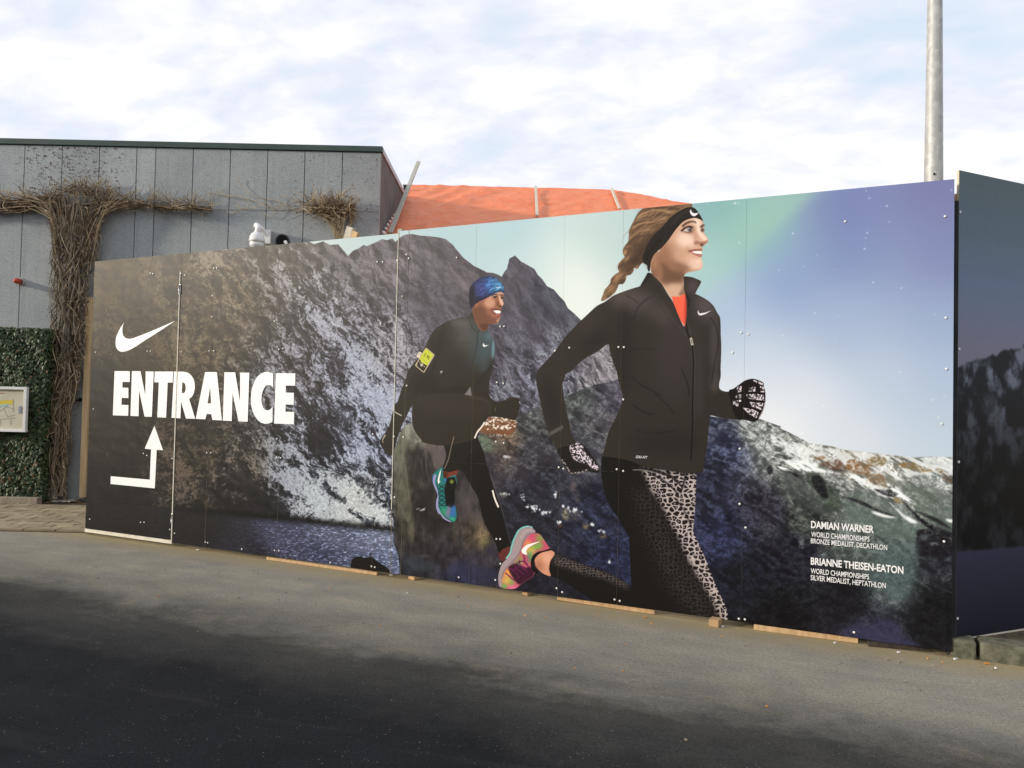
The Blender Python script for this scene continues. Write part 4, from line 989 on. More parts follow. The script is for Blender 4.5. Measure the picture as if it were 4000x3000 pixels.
    # head
    fc = [(1290, 420), (1400, 370), (1470, 320), (1540, 295), (1600, 280), (1634, 300), (1628, 350), (1622, 390), (1632, 430), (1616, 468), (1600, 490), (1602, 520), (1592, 560), (1594, 590), (1580, 625), (1562, 662), (1522, 682), (1470, 680), (1450, 692), (1430, 740), (1390, 772), (1330, 738), (1290, 662), (1255, 570), (1245, 500), (1260, 460)]
    fill('F', fc, (150, 98, 74))
    fm = full([spline(tex('F', fc))])
    for pts, c, a, bl in [([(1240, 500), (1300, 440), (1390, 480), (1440, 590), (1470, 690), (1390, 770), (1320, 720), (1260, 600)], (104, 66, 50), .85, 5), ([(1330, 690), (1440, 680), (1450, 700), (1430, 740), (1390, 772)], (84, 50, 38), .8, 3), ([(1430, 560), (1500, 600), (1570, 640), (1520, 684), (1460, 680)], (112, 72, 56), .8, 3),
                          ([(1400, 385), (1470, 345), (1510, 380), (1530, 430), (1500, 470), (1440, 480), (1400, 440)], (204, 156, 130), .85, 4), ([(1450, 340), (1530, 300), (1610, 285), (1630, 310), (1560, 320), (1490, 350)], (206, 162, 138), .85, 2), ([(1570, 330), (1600, 350), (1632, 425), (1620, 455), (1590, 430)], (226, 182, 156), .95, 1),
                          ([(1540, 430), (1560, 400), (1580, 440), (1610, 462), (1560, 470)], (118, 72, 56), .8, 1), ([(1545, 630), (1590, 610), (1580, 650), (1555, 668)], (196, 150, 126), .8, 1), ([(1275, 420), (1310, 430), (1312, 470), (1290, 480)], (168, 108, 80), .7, 1), ([(1470, 490), (1500, 500), (1505, 560), (1480, 540)], (126, 82, 62), .7, 1)]:
        fill('F', pts, c, a, bl, clip=fm)
    line('F', [(1478, 340), (1515, 318), (1555, 318)], 11, (44, 28, 22), .95)
    line('F', [(1590, 322), (1625, 330)], 9, (44, 28, 22), .9)
    fill('F', [(1498, 350), (1525, 334), (1552, 342), (1530, 360)], (40, 26, 22), .95)
    blob('F', (1610, 357), 15, 15, (42, 28, 26), .95, soft=.6)
    blob('F', (1590, 466), 20, 8, (66, 36, 30), .9)
    fill('F', [(1494, 508), (1530, 490), (1570, 494), (1604, 506), (1598, 550), (1582, 600), (1548, 585), (1512, 550)], (128, 70, 62), .95, 1)
    line('F', [(1494, 508), (1540, 500), (1600, 512)], 8, (70, 38, 34), .9)
    fill('F', [(1508, 518), (1555, 512), (1594, 522), (1586, 550), (1552, 550), (1526, 538)], (246, 242, 238), 1)
    line('F', [(1530, 560), (1560, 575), (1588, 575)], 16, (182, 116, 106), .9, 1)
    line('F', [(1535, 610), (1570, 622)], 7, (84, 52, 42), .6, 1)
    hat = [(1205, 300), (1215, 240), (1250, 180), (1310, 130), (1380, 100), (1460, 87), (1530, 110), (1590, 160), (1625, 210), (1641, 270), (1636, 302), (1590, 284), (1530, 304), (1460, 340), (1400, 372), (1340, 400), (1300, 425), (1270, 450), (1240, 490), (1224, 488), (1214, 440), (1205, 380)]
    fill('F', hat, (40, 42, 78))
    htm = full([spline(tex('F', hat))])
    for c, rx, ry, an, col, a in [((1540, 210), 120, 90, .5, (86, 170, 226), 1.), ((1430, 210), 90, 100, .2, (66, 112, 186), .9), ((1330, 250), 90, 120, .3, (62, 72, 138), .8), ((1235, 340), 40, 150, .1, (28, 26, 34), 1.), ((1290, 400), 60, 50, -.4, (30, 30, 44), .9)]:
        blob('F', c, rx, ry, col, a, an, clip=htm)
    rnd = random.Random(12)
    for row, (y0, n_) in enumerate(((110, 10), (160, 13), (212, 15), (262, 14), (312, 9), (362, 7))):
        for i in range(n_):
            x = 1290 + i * 25 + row * 7 - (40 if row > 2 else 0)
            l = rnd.uniform(26, 46)
            if rnd.random() < .82:
                line('F', [(x + l * .45, y0 - l * .6), (x - l * .3, y0 + l * .5)], rnd.uniform(7, 11), (20, 24, 46), .92, clip=htm, smooth=False)
    for x, y in ((1490, 150), (1560, 190), (1440, 200), (1500, 250), (1380, 250), (1590, 240), (1330, 210), (1350, 320)):
        line('F', [(x - 40, y + 10), (x + 30, y - 14)], 14, (106, 182, 234) if x > 1400 else (82, 100, 170), .6, 1, clip=htm)
    line('F', [(1640, 285), (1590, 268), (1520, 290), (1440, 335), (1330, 390)], 16, (22, 22, 36), .7, clip=htm)
    line('F', [(1540, 225), (1560, 236), (1600, 222)], 8, (236, 226, 220), .9)
    blob('F', (864, 1270), 14, 10, (222, 226, 226), .9)
    blob('F', (856, 1290), 9, 7, (160, 160, 150), .9)

paint_background()
paint_man()
paint_woman()

# ---------------------------------------------------------------- materials
M = {}
M['ply'] = mottled('plywood_edge', (.50, .43, .30), (.62, .55, .41), 9, .75, vscale=(1, 1, .2))
M['cream'] = mottled('cream_board_edge', (.62, .58, .47), (.74, .70, .60), 14, .6)
M['timber'] = mottled('raw_timber', (.42, .27, .14), (.58, .40, .22), 26, .75, vscale=(1, 1, .16), bd=.0015, random_tint=.25)
M['timber_new'] = mottled('new_timber', (.52, .36, .19), (.66, .49, .29), 22, .75, vscale=(1, 1, .1), bd=.001)
M['timber_old'] = mottled('weathered_timber', (.23, .19, .14), (.36, .31, .24), 20, .85, vscale=(1, .4, .4), bd=.002, random_tint=.2)
M['timber_grey'] = mottled('grey_timber', (.34, .33, .29), (.46, .45, .40), 30, .85, vscale=(1, 1, .2), bd=.001)
M['dark_timber'] = mottled('dark_timber', (.035, .028, .022), (.07, .055, .045), 20, .85)
M['backing'] = mottled('gap_darkener', (.03, .03, .035), (.05, .05, .055), 5, .8)
M['zinc'] = mottled('zinc_screw', (.70, .69, .66), (.86, .85, .82), 40, .35, .5)
M['steel'] = mottled('galvanised_hinge', (.52, .52, .50), (.68, .68, .66), 60, .4, .5, metal=.6)
M['white_print'] = mat('white_print', (.84, .84, .85), .42, .5)[0]
M['white_plastic'] = mottled('white_plastic', (.74, .74, .75), (.82, .82, .82), 5, .35, .5)
M['black'] = mottled('black_plastic', (.012, .012, .013), (.025, .025, .026), 10, .5)
M['orange_chip'] = mottled('orange_chip', (.55, .22, .06), (.70, .36, .14), 40, .8)

def concrete_panel():
    m, t, b = mat('exposed_aggregate', (.25, .28, .29), .9, .2)
    p = pos(t)
    big = noise(t, p, 1.1, 4, .6)
    fine = noise(t, p, 130, 2, .7)
    col = ramp(t, big, [(.30, (.285, .310, .318)), (.70, (.375, .398, .405))])
    col = mixc(t, .55, col, ramp(t, fine, [(.34, g3(.20)), (.5, g3(.55)), (.68, g3(.95))]), 'OVERLAY')
    oi = nn(t, 'ShaderNodeObjectInfo').outputs['Random']
    v = nn(t, 'ShaderNodeVectorMath', operation='SCALE')
    t.links.new(col, v.inputs[0])
    t.links.new(mth(t, 'ADD', mth(t, 'MULTIPLY', oi, .12), .94), v.inputs['Scale'])
    # rain streaks and algae run down from the roof edge
    st = noise(t, pos(t, (9, 9, .35)), 1.0, 3, .6)
    col = mixc(t, mth(t, 'MULTIPLY', ramp(t, st, [(.52, g3(0)), (.72, g3(1))]), .14), v.outputs[0], (.12, .13, .12))
    t.links.new(col, b.inputs['Base Color'])
    bump(t, b, fine, .004, .8)
    return m
M['panel'] = concrete_panel()
M['joint'] = mottled('panel_joint', (.06, .066, .06), (.10, .105, .095), 8, .95)
M['fascia'] = mottled('green_fascia', (.040, .066, .058), (.058, .088, .078), 3, .55)
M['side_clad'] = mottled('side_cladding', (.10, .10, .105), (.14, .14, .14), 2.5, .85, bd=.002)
M['roof_trim'] = mottled('roof_trim', (.38, .42, .48), (.46, .50, .56), 4, .5)

# ---------------------------------------------------------------- ground
def ground_mat():
    m, t, b = mat('asphalt', (.04, .04, .042), .9, .10)
    p = pos(t)
    dt = nn(t, 'ShaderNodeVectorMath', operation='DOT_PRODUCT')
    sb = nn(t, 'ShaderNodeVectorMath', operation='SUBTRACT')
    t.links.new(p, sb.inputs[0])
    sb.inputs[1].default_value = tuple(map(float, WA))
    t.links.new(sb.outputs[0], dt.inputs[0])
    dt.inputs[1].default_value = tuple(map(float, WN))
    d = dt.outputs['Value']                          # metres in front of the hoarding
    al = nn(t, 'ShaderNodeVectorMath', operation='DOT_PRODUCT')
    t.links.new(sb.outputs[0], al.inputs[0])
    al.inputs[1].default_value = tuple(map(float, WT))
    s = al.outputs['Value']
    cb = nn(t, 'ShaderNodeCombineXYZ')               # stretched along the street: dusty sunlit strip
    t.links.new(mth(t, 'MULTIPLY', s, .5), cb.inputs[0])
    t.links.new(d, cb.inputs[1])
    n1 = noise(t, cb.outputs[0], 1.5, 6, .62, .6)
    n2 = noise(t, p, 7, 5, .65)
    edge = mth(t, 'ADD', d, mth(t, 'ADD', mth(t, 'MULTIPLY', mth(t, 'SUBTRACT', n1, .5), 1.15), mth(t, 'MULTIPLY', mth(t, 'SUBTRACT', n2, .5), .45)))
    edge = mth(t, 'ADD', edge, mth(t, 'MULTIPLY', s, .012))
    dust_lit = ramp(t, mth(t, 'MULTIPLY', edge, .25), [(.0, g3(1.0)), (.26, g3(.92)), (.42, g3(.60)), (.53, g3(.17)), (.72, g3(.02))])  # dusty strip that also paints the sunlit band and its shade edge
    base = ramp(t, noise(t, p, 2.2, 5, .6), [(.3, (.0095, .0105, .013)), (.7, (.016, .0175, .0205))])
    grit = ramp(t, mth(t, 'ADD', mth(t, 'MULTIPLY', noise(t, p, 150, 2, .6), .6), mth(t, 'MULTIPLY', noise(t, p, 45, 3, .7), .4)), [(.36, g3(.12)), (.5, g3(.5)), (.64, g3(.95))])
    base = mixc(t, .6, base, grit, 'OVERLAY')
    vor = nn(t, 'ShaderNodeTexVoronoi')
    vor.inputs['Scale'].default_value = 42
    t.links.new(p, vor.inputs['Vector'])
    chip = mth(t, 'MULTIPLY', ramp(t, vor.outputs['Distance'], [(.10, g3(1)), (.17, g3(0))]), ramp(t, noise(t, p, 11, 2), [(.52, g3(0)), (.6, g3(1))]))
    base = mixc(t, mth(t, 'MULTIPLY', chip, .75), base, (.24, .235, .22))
    lit_sand = ramp(t, noise(t, cb.outputs[0], 3.6, 6, .65), [(.30, (.25, .243, .212)), (.5, (.305, .288, .24)), (.74, (.385, .345, .265))])
    lit_sand = mixc(t, .5, lit_sand, grit, 'OVERLAY')
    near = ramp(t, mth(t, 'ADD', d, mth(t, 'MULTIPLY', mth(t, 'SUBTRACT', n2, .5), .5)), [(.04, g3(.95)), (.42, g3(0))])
    lit_sand = mixc(t, near, lit_sand, (.36, .29, .17))
    col = mixc(t, dust_lit, base, lit_sand)
    # pale tyre scuffs along the street
    cb2 = nn(t, 'ShaderNodeCombineXYZ')
    t.links.new(mth(t, 'MULTIPLY', s, .14), cb2.inputs[0])
    t.links.new(mth(t, 'ADD', d, mth(t, 'MULTIPLY', mth(t, 'MULTIPLY', s, s), .015)), cb2.inputs[1])
    sc = noise(t, cb2.outputs[0], 5.0, 3, .5, .1)
    col = mixc(t, mth(t, 'MULTIPLY', ramp(t, sc, [(.58, g3(0)), (.70, g3(1))]), .07), col, (.16, .155, .15))
    t.links.new(col, b.inputs['Base Color'])
    t.links.new(mth(t, 'ADD', mth(t, 'MULTIPLY', dust_lit, .14), .78), b.inputs['Roughness'])
    bump(t, b, noise(t, p, 160, 2, .7), .006, .9)
    return m

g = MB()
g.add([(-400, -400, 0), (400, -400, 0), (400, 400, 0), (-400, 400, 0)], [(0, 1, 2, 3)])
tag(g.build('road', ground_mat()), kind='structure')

YF = 12.29                                            # the facade plane
FN = np.array([0, -1.0, 0])
def fac(U, V, off=0.0):
    return on_plane(U, V, (0, YF - off, 0), FN)

# ---------------------------------------------------------------- building with aggregate panels
zroof = fac(0, 541)[2]
zfb = zroof - .095
xc = fac(1487, 700)[0]                                # right corner
bld = thing('concrete_building', 'flat roofed building clad in speckled grey concrete panels with a green roof edge', 'building', (xc - 4, YF, 0))
jx = [fac(u, 700)[0] for u in (93, 240, 385.5, 531.5, 605.5, 752, 897.5, 1043.5, 1189, 1336)]
jx = [jx[0] - .6 * k for k in range(8, 0, -1)] + jx + [xc]
for a, b_ in zip(jx[:-1], jx[1:]):
    MB().box(((a + b_) / 2, YF + .03, zfb / 2), ((b_ - a) / 2 - .006, .03, zfb / 2 - .004)).build('concrete_panel', M['panel'], bld, bevel=.004)
MB().box(((jx[0] + xc) / 2 - .03, YF + .36, zfb / 2), ((xc - jx[0]) / 2 - .08, .295, zfb / 2)).build('backing_wall', M['joint'], bld)
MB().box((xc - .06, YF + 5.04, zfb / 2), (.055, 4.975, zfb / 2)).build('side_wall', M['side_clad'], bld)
MB().box(((jx[0] + xc) / 2, YF + .02, zroof - .045), ((xc - jx[0]) / 2 + .02, .05, .045)).build('fascia', M['fascia'], bld, bevel=.004)
MB().box((xc - .015, YF + 5.08, zroof - .045), (.035, 5.0, .045)).build('roof_edge', M['roof_trim'], bld, bevel=.004)
MB().box(((jx[0] + xc) / 2 - .06, YF + 5.08, zroof - .14), ((xc - jx[0]) / 2 - .08, 4.9, .05)).build('roof', M['joint'], bld)
# cable clipped along the facade
cb_ = MB()
p0, p1 = fac(-400, 802.5, .015), fac(1478, 823, .015)
cb_.tube([p0 + (p1 - p0) * k for k in np.linspace(0, 1, 9)], .004, 5)
tag(cb_.build('facade_cable', M['timber_grey']), 'thin dark cable running along the concrete facade behind the bare vine', 'cable')
# brown specks left by the vine's suckers
sp = MB()
rnd = random.Random(21)
def speck(U, V, r):
    c = fac(U, V, .004)
    k = rnd.randint(5, 7)
    q = [c + np.array([math.cos(2 * math.pi * i / k) * r * rnd.uniform(.5, 1.2), -rnd.uniform(0, .004), math.sin(2 * math.pi * i / k) * r * rnd.uniform(.5, 1.3)]) for i in range(k)]
    sp.add(q, [tuple(range(k))])
for _ in range(620):
    U = 60 + 430 * rnd.betavariate(1.6, 1.5)
    V = 572 + 190 * rnd.random() ** 1.1
    speck(U, V, rnd.choice((.005, .006, .008, .010, .014)))
for _ in range(240):
    speck(rnd.uniform(1150, 1482), rnd.uniform(590, 900), rnd.choice((.004, .005, .007, .011)))
for _ in range(110):
    speck(rnd.uniform(480, 1150), rnd.uniform(580, 760), rnd.choice((.004, .005, .007)))
for _ in range(90):
    speck(rnd.uniform(10, 400), rnd.uniform(840, 1250), rnd.choice((.004, .005, .007)))
sp.build('sucker_marks', mottled('sucker_marks', (.10, .062, .045), (.17, .12, .09), 12, .95), bld, kind='stuff')

# ---------------------------------------------------------------- bare climbing plant on the facade
M['twig'] = mottled('bare_twig', (.075, .055, .036), (.25, .185, .115), 7, .9, bd=0.0)
M['twig_pale'] = mottled('pale_twig', (.30, .235, .145), (.58, .47, .31), 9, .9)
M['vine_stem'] = mottled('vine_stem', (.11, .09, .07), (.24, .20, .155), 22, .9, vscale=(1, 1, .25), bd=.006)
vine = thing('climbing_plant', 'leafless brown climber with a thick matted stem and two arms along the facade', 'climbing plant', fac(210, 1950, .15))
def wob(a, b_, n, amp, rn):
    a, b_ = np.array(a), np.array(b_)
    out = []
    ph = [rn.uniform(0, 6.3) for _ in range(4)]
    for i in range(n + 1):
        t = i / n
        w = amp * math.sin(math.pi * min(1, t * 1.0 + .08))
        out.append(a + (b_ - a) * t + w * np.array([math.sin(ph[0] + t * 5) + .5 * math.sin(ph[1] + t * 11), .35 * math.sin(ph[2] + t * 6), .5 * math.sin(ph[3] + t * 7)]))
    return out
edge_l = [(740, 225), (800, 195), (850, 205), (950, 220), (1050, 217), (1200, 214), (1285, 214), (1400, 212), (1500, 212), (1600, 202), (1700, 195), (1800, 186), (1900, 172), (1952, 165)]
edge_r = [(740, 395), (800, 410), (850, 388), (950, 372), (1050, 352), (1200, 334), (1285, 322), (1400, 314), (1500, 300), (1600, 268), (1700, 268), (1800, 250), (1900, 248), (1952, 246)]
def lerp_tab(tab, y):
    return float(np.interp(y, [q[0] for q in tab], [q[1] for q in tab]))
def col_pt(V, k, off):
    l, r = lerp_tab(edge_l, V), lerp_tab(edge_r, V)
    return fac(l + (r - l) * k, V, off)
rn = random.Random(5)
tw, tp = MB(), MB()
for i in range(330):                                  # strands up and down the column
    V0 = rn.uniform(690, 1860)
    L = rn.uniform(80, 300)
    k0 = rn.uniform(-.02, 1.02)
    k1 = min(1.05, max(-.05, k0 + rn.uniform(-.8, .8)))
    o0, o1 = rn.uniform(.03, .26), rn.uniform(.03, .26)
    V1 = min(1950, V0 + L)
    n = 6
    f1, f2, p1, p2 = rn.uniform(4, 9), rn.uniform(5, 12), rn.uniform(0, 6), rn.uniform(0, 6)
    ps = []
    for j in range(n + 1):
        t = j / n
        ps.append(col_pt(V0 + (V1 - V0) * t, k0 + (k1 - k0) * t + .16 * math.sin(t * f1 + p1), o0 + (o1 - o0) * t + .03 * math.sin(t * f2 + p2)))
    r = rn.uniform(.0035, .011)
    (tp if rn.random() < .42 else tw).tube(ps, np.linspace(r, r * .6, n + 1), 4)
for i in range(130):                                  # stems fanning out of the column head into both arms
    u1 = rn.choice((rn.uniform(-60, 190), rn.uniform(390, 560), rn.uniform(180, 420), rn.uniform(180, 420)))
    V1 = rn.uniform(735, 825)
    k0 = min(1, max(0, (u1 - 190) / 220 + rn.uniform(-.3, .3)))
    a = col_pt(rn.uniform(880, 1080), k0, rn.uniform(.05, .24))
    m1 = col_pt(rn.uniform(790, 860), min(1.05, max(-.05, (u1 - 190) / 220 + rn.uniform(-.15, .15))), rn.uniform(.08, .26))
    e = fac(u1, V1, rn.uniform(.04, .22))
    q = spline(np.array([a, m1, e]), 4, False)
    r = rn.uniform(.004, .010)
    (tp if rn.random() < .42 else tw).tube(q, np.linspace(r, r * .6, len(q)), 4)
for i in range(1300):                                 # short spurs over the column
    V = rn.uniform(710, 1940)
    k = rn.choice((rn.uniform(-.06, .1), rn.uniform(.9, 1.06), rn.uniform(0, 1), rn.uniform(0, 1)))
    a = col_pt(V, k, rn.uniform(.05, .26))
    d = np.array([rn.gauss(0, 1) + (k - .5) * 1.2, -abs(rn.gauss(0, .7)), rn.gauss(.2, 1)])
    d /= np.linalg.norm(d)
    L = rn.uniform(.04, .16)
    mid = a + d * L * .5 + np.array([rn.gauss(0, .012), 0, rn.gauss(0, .012)])
    r = rn.uniform(.002, .005)
    (tp if rn.random() < .3 else tw).tube([a, mid, a + d * L], [r, r * .8, r * .4], 3)
def arm(pts, thick, count, up, spur, upbias=.8):
    px = [q[0] for q in pts]
    py = [q[1] for q in pts]
    lo, hi = min(px), max(px)
    for i in range(count):                            # long stems
        u0 = rn.uniform(lo, hi - 60)
        u1 = min(hi, u0 + rn.uniform(80, 260))
        v0, v1 = rn.uniform(-thick, thick), rn.uniform(-thick, thick)
        o0, o1 = rn.uniform(.03, .17), rn.uniform(.03, .17)
        ps = []
        for j in range(7):
            t = j / 6
            u = u0 + (u1 - u0) * t
            ps.append(fac(u, float(np.interp(u, px, py)) + v0 + (v1 - v0) * t + thick * .5 * math.sin(t * 6 + i), o0 + (o1 - o0) * t))
        r = rn.uniform(.004, .012)
        (tp if rn.random() < .25 else tw).tube(ps, np.linspace(r, r * .6, 7), 4)
    for i in range(spur):                             # cut-back spurs standing up
        u = rn.uniform(lo, hi)
        a = fac(u, float(np.interp(u, px, py)) + rn.uniform(-thick, thick) * .8, rn.uniform(.04, .16))
        d = np.array([rn.gauss(0, 1.0), -abs(rn.gauss(0, .5)), rn.gauss(upbias * .6, .75)])
        d /= np.linalg.norm(d)
        L = rn.uniform(.3, 1) * up
        r = rn.uniform(.0025, .006)
        m1 = a + d * L * .5 + np.array([rn.gauss(0, .03), 0, rn.gauss(0, .03)])
        (tp if rn.random() < .35 else tw).tube([a, m1, a + d * L], [r, r * .8, r * .5], 3)
arm([(-260, 830), (0, 800), (60, 808), (150, 790), (240, 780)], 22, 80, .22, 170)
arm([(380, 790), (470, 795), (560, 798)], 12, 40, .12, 60)
arm([(430, 795), (560, 800), (660, 815), (740, 812), (830, 818)], 8, 36, .08, 40)
for cx_, cy_, w_, n_, h_ in ((325, 745, 78, 170, .26), (430, 762, 30, 60, .26), (510, 790, 14, 26, .34), (580, 792, 18, 34, .32), (612, 780, 8, 10, .30), (675, 800, 20, 50, .36), (752, 804, 20, 46, .34), (820, 808, 6, 18, .30), (25, 785, 20, 40, .30), (110, 778, 24, 46, .28), (195, 768, 26, 50, .28), (640, 828, 16, 14, .05)):
    for i in range(n_):
        a = fac(cx_ + rn.gauss(0, w_ * .5), cy_ + rn.gauss(0, 8), rn.uniform(.03, .18))
        d = np.array([rn.gauss(0, .95), -abs(rn.gauss(0, .45)), rn.gauss(.5, .7)])
        d /= np.linalg.norm(d)
        L = h_ * rn.uniform(.3, 1)
        r = rn.uniform(.0025, .006)
        (tp if rn.random() < .35 else tw).tube([a, a + d * L * .5 + np.array([rn.gauss(0, .035), 0, rn.gauss(0, .03)]), a + d * L], [r, r * .8, r * .5], 3)
for i in range(30):
    V0, L = rn.uniform(760, 1500), rn.uniform(250, 480)
    k0, k1 = rn.uniform(.08, .92), rn.uniform(.08, .92)
    f1, p1 = rn.uniform(3, 6), rn.uniform(0, 6)
    ps = [col_pt(min(1950, V0 + L * t), k0 + (k1 - k0) * t + .12 * math.sin(t * f1 + p1), .14 + .08 * math.sin(t * 4 + i)) for t in np.linspace(0, 1, 9)]
    r = rn.uniform(.012, .026)
    MB().tube(spline(np.array(ps), 3, False), np.linspace(r * .7, r, 25), 7).build('stem', M['vine_stem'], vine, smooth=True)
tw.build('twigs', M['twig'], vine, kind='stuff')
tp.build('twigs', M['twig_pale'], vine, kind='stuff')
for ps, r0, r1 in (([(215, 1952), (212, 1800), (235, 1650), (255, 1500), (270, 1300), (275, 1150)], .060, .035), ([(240, 1940), (250, 1850), (238, 1700), (225, 1600), (245, 1450)], .045, .03),
                   ([(190, 1955), (200, 1850), (215, 1750), (230, 1600)], .055, .035), ([(300, 800), (200, 815), (100, 800), (0, 825), (-200, 835)], .028, .016), ([(320, 800), (430, 792), (560, 800), (640, 822), (740, 815), (825, 820)], .024, .010),
                   ([(262, 1660), (280, 1720), (270, 1800), (238, 1870), (225, 1945)], .016, .012)):
    q = spline(np.array([fac(u, v, .10 if i else .16) for i, (u, v) in enumerate(ps)]), 4, False)
    MB().tube(q, np.linspace(r0, r1, len(q)), 8).build('stem', M['vine_stem'], vine, smooth=True)

vine2 = thing('climbing_plant', 'small leafless climber tuft above the security camera with thin runners to its left', 'climbing plant', fac(1330, 925, .05))
fx = lambda x, y, o=.03: fac(900 + x * .45208, 500 + y * .45208, o)
t2, t3 = MB(), MB()
for pts in ([(75, 430), (85, 490), (180, 580), (300, 612), (430, 636), (540, 690), (640, 690)], [(-200, 560), (0, 585), (100, 600), (240, 640), (310, 680), (400, 670), (520, 705), (620, 690)], [(-60, 720), (0, 742), (80, 712), (160, 670), (150, 630), (110, 600)], [(40, 640), (80, 690), (200, 690), (300, 650)], [(270, 720), (350, 765), (420, 690), (440, 650)],
            [(410, 585), (432, 650), (480, 680)], [(300, 600), (330, 680), (400, 700)], [(440, 575), (520, 620), (600, 660), (700, 700)], [(530, 600), (620, 640)], [(555, 540), (620, 590), (700, 640)], [(640, 520), (660, 600), (720, 650)], [(460, 650), (560, 715), (640, 700)], [(-120, 520), (-60, 580), (30, 600)]):
    q = spline(np.array([fx(x, y, .02 + .03 * rn.random()) for x, y in pts]), 4, False)
    t3.tube(q, np.linspace(.0055, .0035, len(q)), 4)
for i in range(520):
    x, y = 860 + rn.gauss(0, 120), 690 + rn.gauss(0, 34)
    if not 610 < x < 1090:
        continue
    a = fx(x, y, rn.uniform(.03, .2))
    d = np.array([rn.gauss(.1, .8), -abs(rn.gauss(0, .4)), rn.gauss(.35, .6)])
    d /= np.linalg.norm(d)
    L = rn.uniform(.08, .34)
    r = rn.uniform(.0025, .006)
    (t3 if rn.random() < .5 else t2).tube([a, a + d * L * .5 + np.array([rn.gauss(0, .02), 0, rn.gauss(0, .02)]), a + d * L], [r, r * .8, r * .5], 3)
for i in range(60):
    x0 = rn.uniform(680, 1060)
    q = [fx(x0, 700 + rn.gauss(0, 20), rn.uniform(.04, .15)), fx(x0 * .45 + 520, 800, rn.uniform(.04, .12)), fx(rn.uniform(900, 990), 960, .06)]
    if rn.random() < .25:
        q = [fx(1050 + rn.gauss(0, 12), 680, .08), fx(1050 + rn.gauss(0, 14), 770, .06), fx(1030 + rn.gauss(0, 8), 850, .05)]
    t3.tube(spline(np.array(q), 4, False), .006, 4)
for i in range(60):                                   # long stems through the tuft
    x0 = rn.uniform(640, 900)
    q = [fx(x0, 715 + rn.gauss(0, 22), rn.uniform(.03, .16)), fx(x0 + 90, 700 + rn.gauss(0, 20), rn.uniform(.03, .18)), fx(min(1080, x0 + 190), 680 + rn.gauss(0, 30), rn.uniform(.03, .16))]
    t2.tube(spline(np.array(q), 3, False), .006, 4)
t2.build('twigs', M['twig'], vine2, kind='stuff')
t3.build('twigs', M['twig_pale'], vine2, kind='stuff')

# ---------------------------------------------------------------- ivy screen with the map case
xr = fac(176, 1600, .33)[0]
zt_ = fac(100, 1287, .33)[2]
ivy = thing('ivy_screen', 'free standing screen thickly grown with dark green ivy against the facade', 'ivy', (xr - 1, YF - .2, 0))
MB().box((xr - 1.25, YF - .19, zt_ / 2), (1.22, .11, zt_ / 2 - .03)).build('frame', M['dark_timber'], ivy)
lf = MB()
rn = random.Random(8)
def leaf(c, nrm, s):
    nrm = np.array(nrm) + np.array([rn.gauss(0, .38), rn.gauss(0, .30), rn.gauss(.15, .38)])
    nrm /= np.linalg.norm(nrm)
    a = np.cross(nrm, (rn.gauss(0, .4), 0.1, 1))
    a /= np.linalg.norm(a)
    b_ = np.cross(nrm, a)
    c = np.array(c)
    # five-lobed outline with a fold along the midrib
    q = [c - b_ * s * .5, c + a * s * .46 - b_ * s * .28 - nrm * s * .06, c + a * s * .34 + b_ * s * .12 - nrm * s * .05, c + b_ * s * .62 + nrm * s * .02, c - a * s * .34 + b_ * s * .12 - nrm * s * .05, c - a * s * .46 - b_ * s * .28 - nrm * s * .06, c + nrm * s * .07]
    lf.add(q, [(0, 1, 6), (1, 2, 6), (2, 3, 6), (3, 4, 6), (4, 5, 6), (5, 0, 6)], 1 if rn.random() < .22 else (2 if rn.random() < .05 else 0))
for i in range(9000):
    x = xr - rn.uniform(0, 1.7) if rn.random() < .9 else xr - rn.uniform(1.7, 2.4)
    z = rn.uniform(.03, zt_)
    leaf((x, YF - .31 - rn.uniform(0, .055) - .025 * math.sin(x * 9 + z * 7), z), (0, -1, .15), rn.uniform(.035, .07))
for i in range(1300):
    leaf((xr + rn.uniform(-.02, .035), YF - rn.uniform(.03, .34), rn.uniform(.03, zt_)), (1, -.2, .1), rn.uniform(.035, .065))
for i in range(1100):
    leaf((xr - rn.uniform(0, 2.2), YF - rn.uniform(.03, .34), zt_ + rn.uniform(-.03, .03)), (0, -.5, 1), rn.uniform(.035, .065))
M['ivy'] = mottled('ivy_leaf', (.020, .036, .015), (.050, .080, .030), 16, .5, .4)
M['ivy_light'] = mottled('ivy_leaf_light', (.040, .070, .024), (.070, .105, .040), 16, .5, .4)
M['ivy_red'] = mottled('ivy_leaf_red', (.11, .05, .025), (.16, .09, .04), 16, .6, .3)
lf.build('ivy_leaves', [M['ivy'], M['ivy_light'], M['ivy_red']], ivy, kind='stuff')

off = .47
x1, x0 = fac(106, 1600, off)[0], fac(106, 1600, off)[0] - 1.05
z1, z0 = fac(50, 1511, off)[2], fac(50, 1687, off)[2]
ys = YF - off
sign = thing('map_case', 'white framed wall case with a pale site map hanging on the ivy', 'map sign', ((x0 + x1) / 2, ys, z0))
fw = .042
for c, h in ((((x0 + x1) / 2, ys, z1 - fw / 2), ((x1 - x0) / 2, .03, fw / 2)), (((x0 + x1) / 2, ys, z0 + fw / 2), ((x1 - x0) / 2, .03, fw / 2)), ((x0 + fw / 2, ys, (z0 + z1) / 2), (fw / 2, .03, (z1 - z0) / 2 - fw)), ((x1 - fw / 2, ys, (z0 + z1) / 2), (fw / 2, .03, (z1 - z0) / 2 - fw))):
    MB().box(c, h).build('frame_bar', M['white_plastic'], sign, bevel=.004)
MB().box(((x0 + x1) / 2, ys + .02, (z0 + z1) / 2), ((x1 - x0) / 2 - fw, .012, (z1 - z0) / 2 - fw)).build('back_board', mottled('map_paper', (.50, .47, .35), (.60, .57, .45), 3, .5), sign)
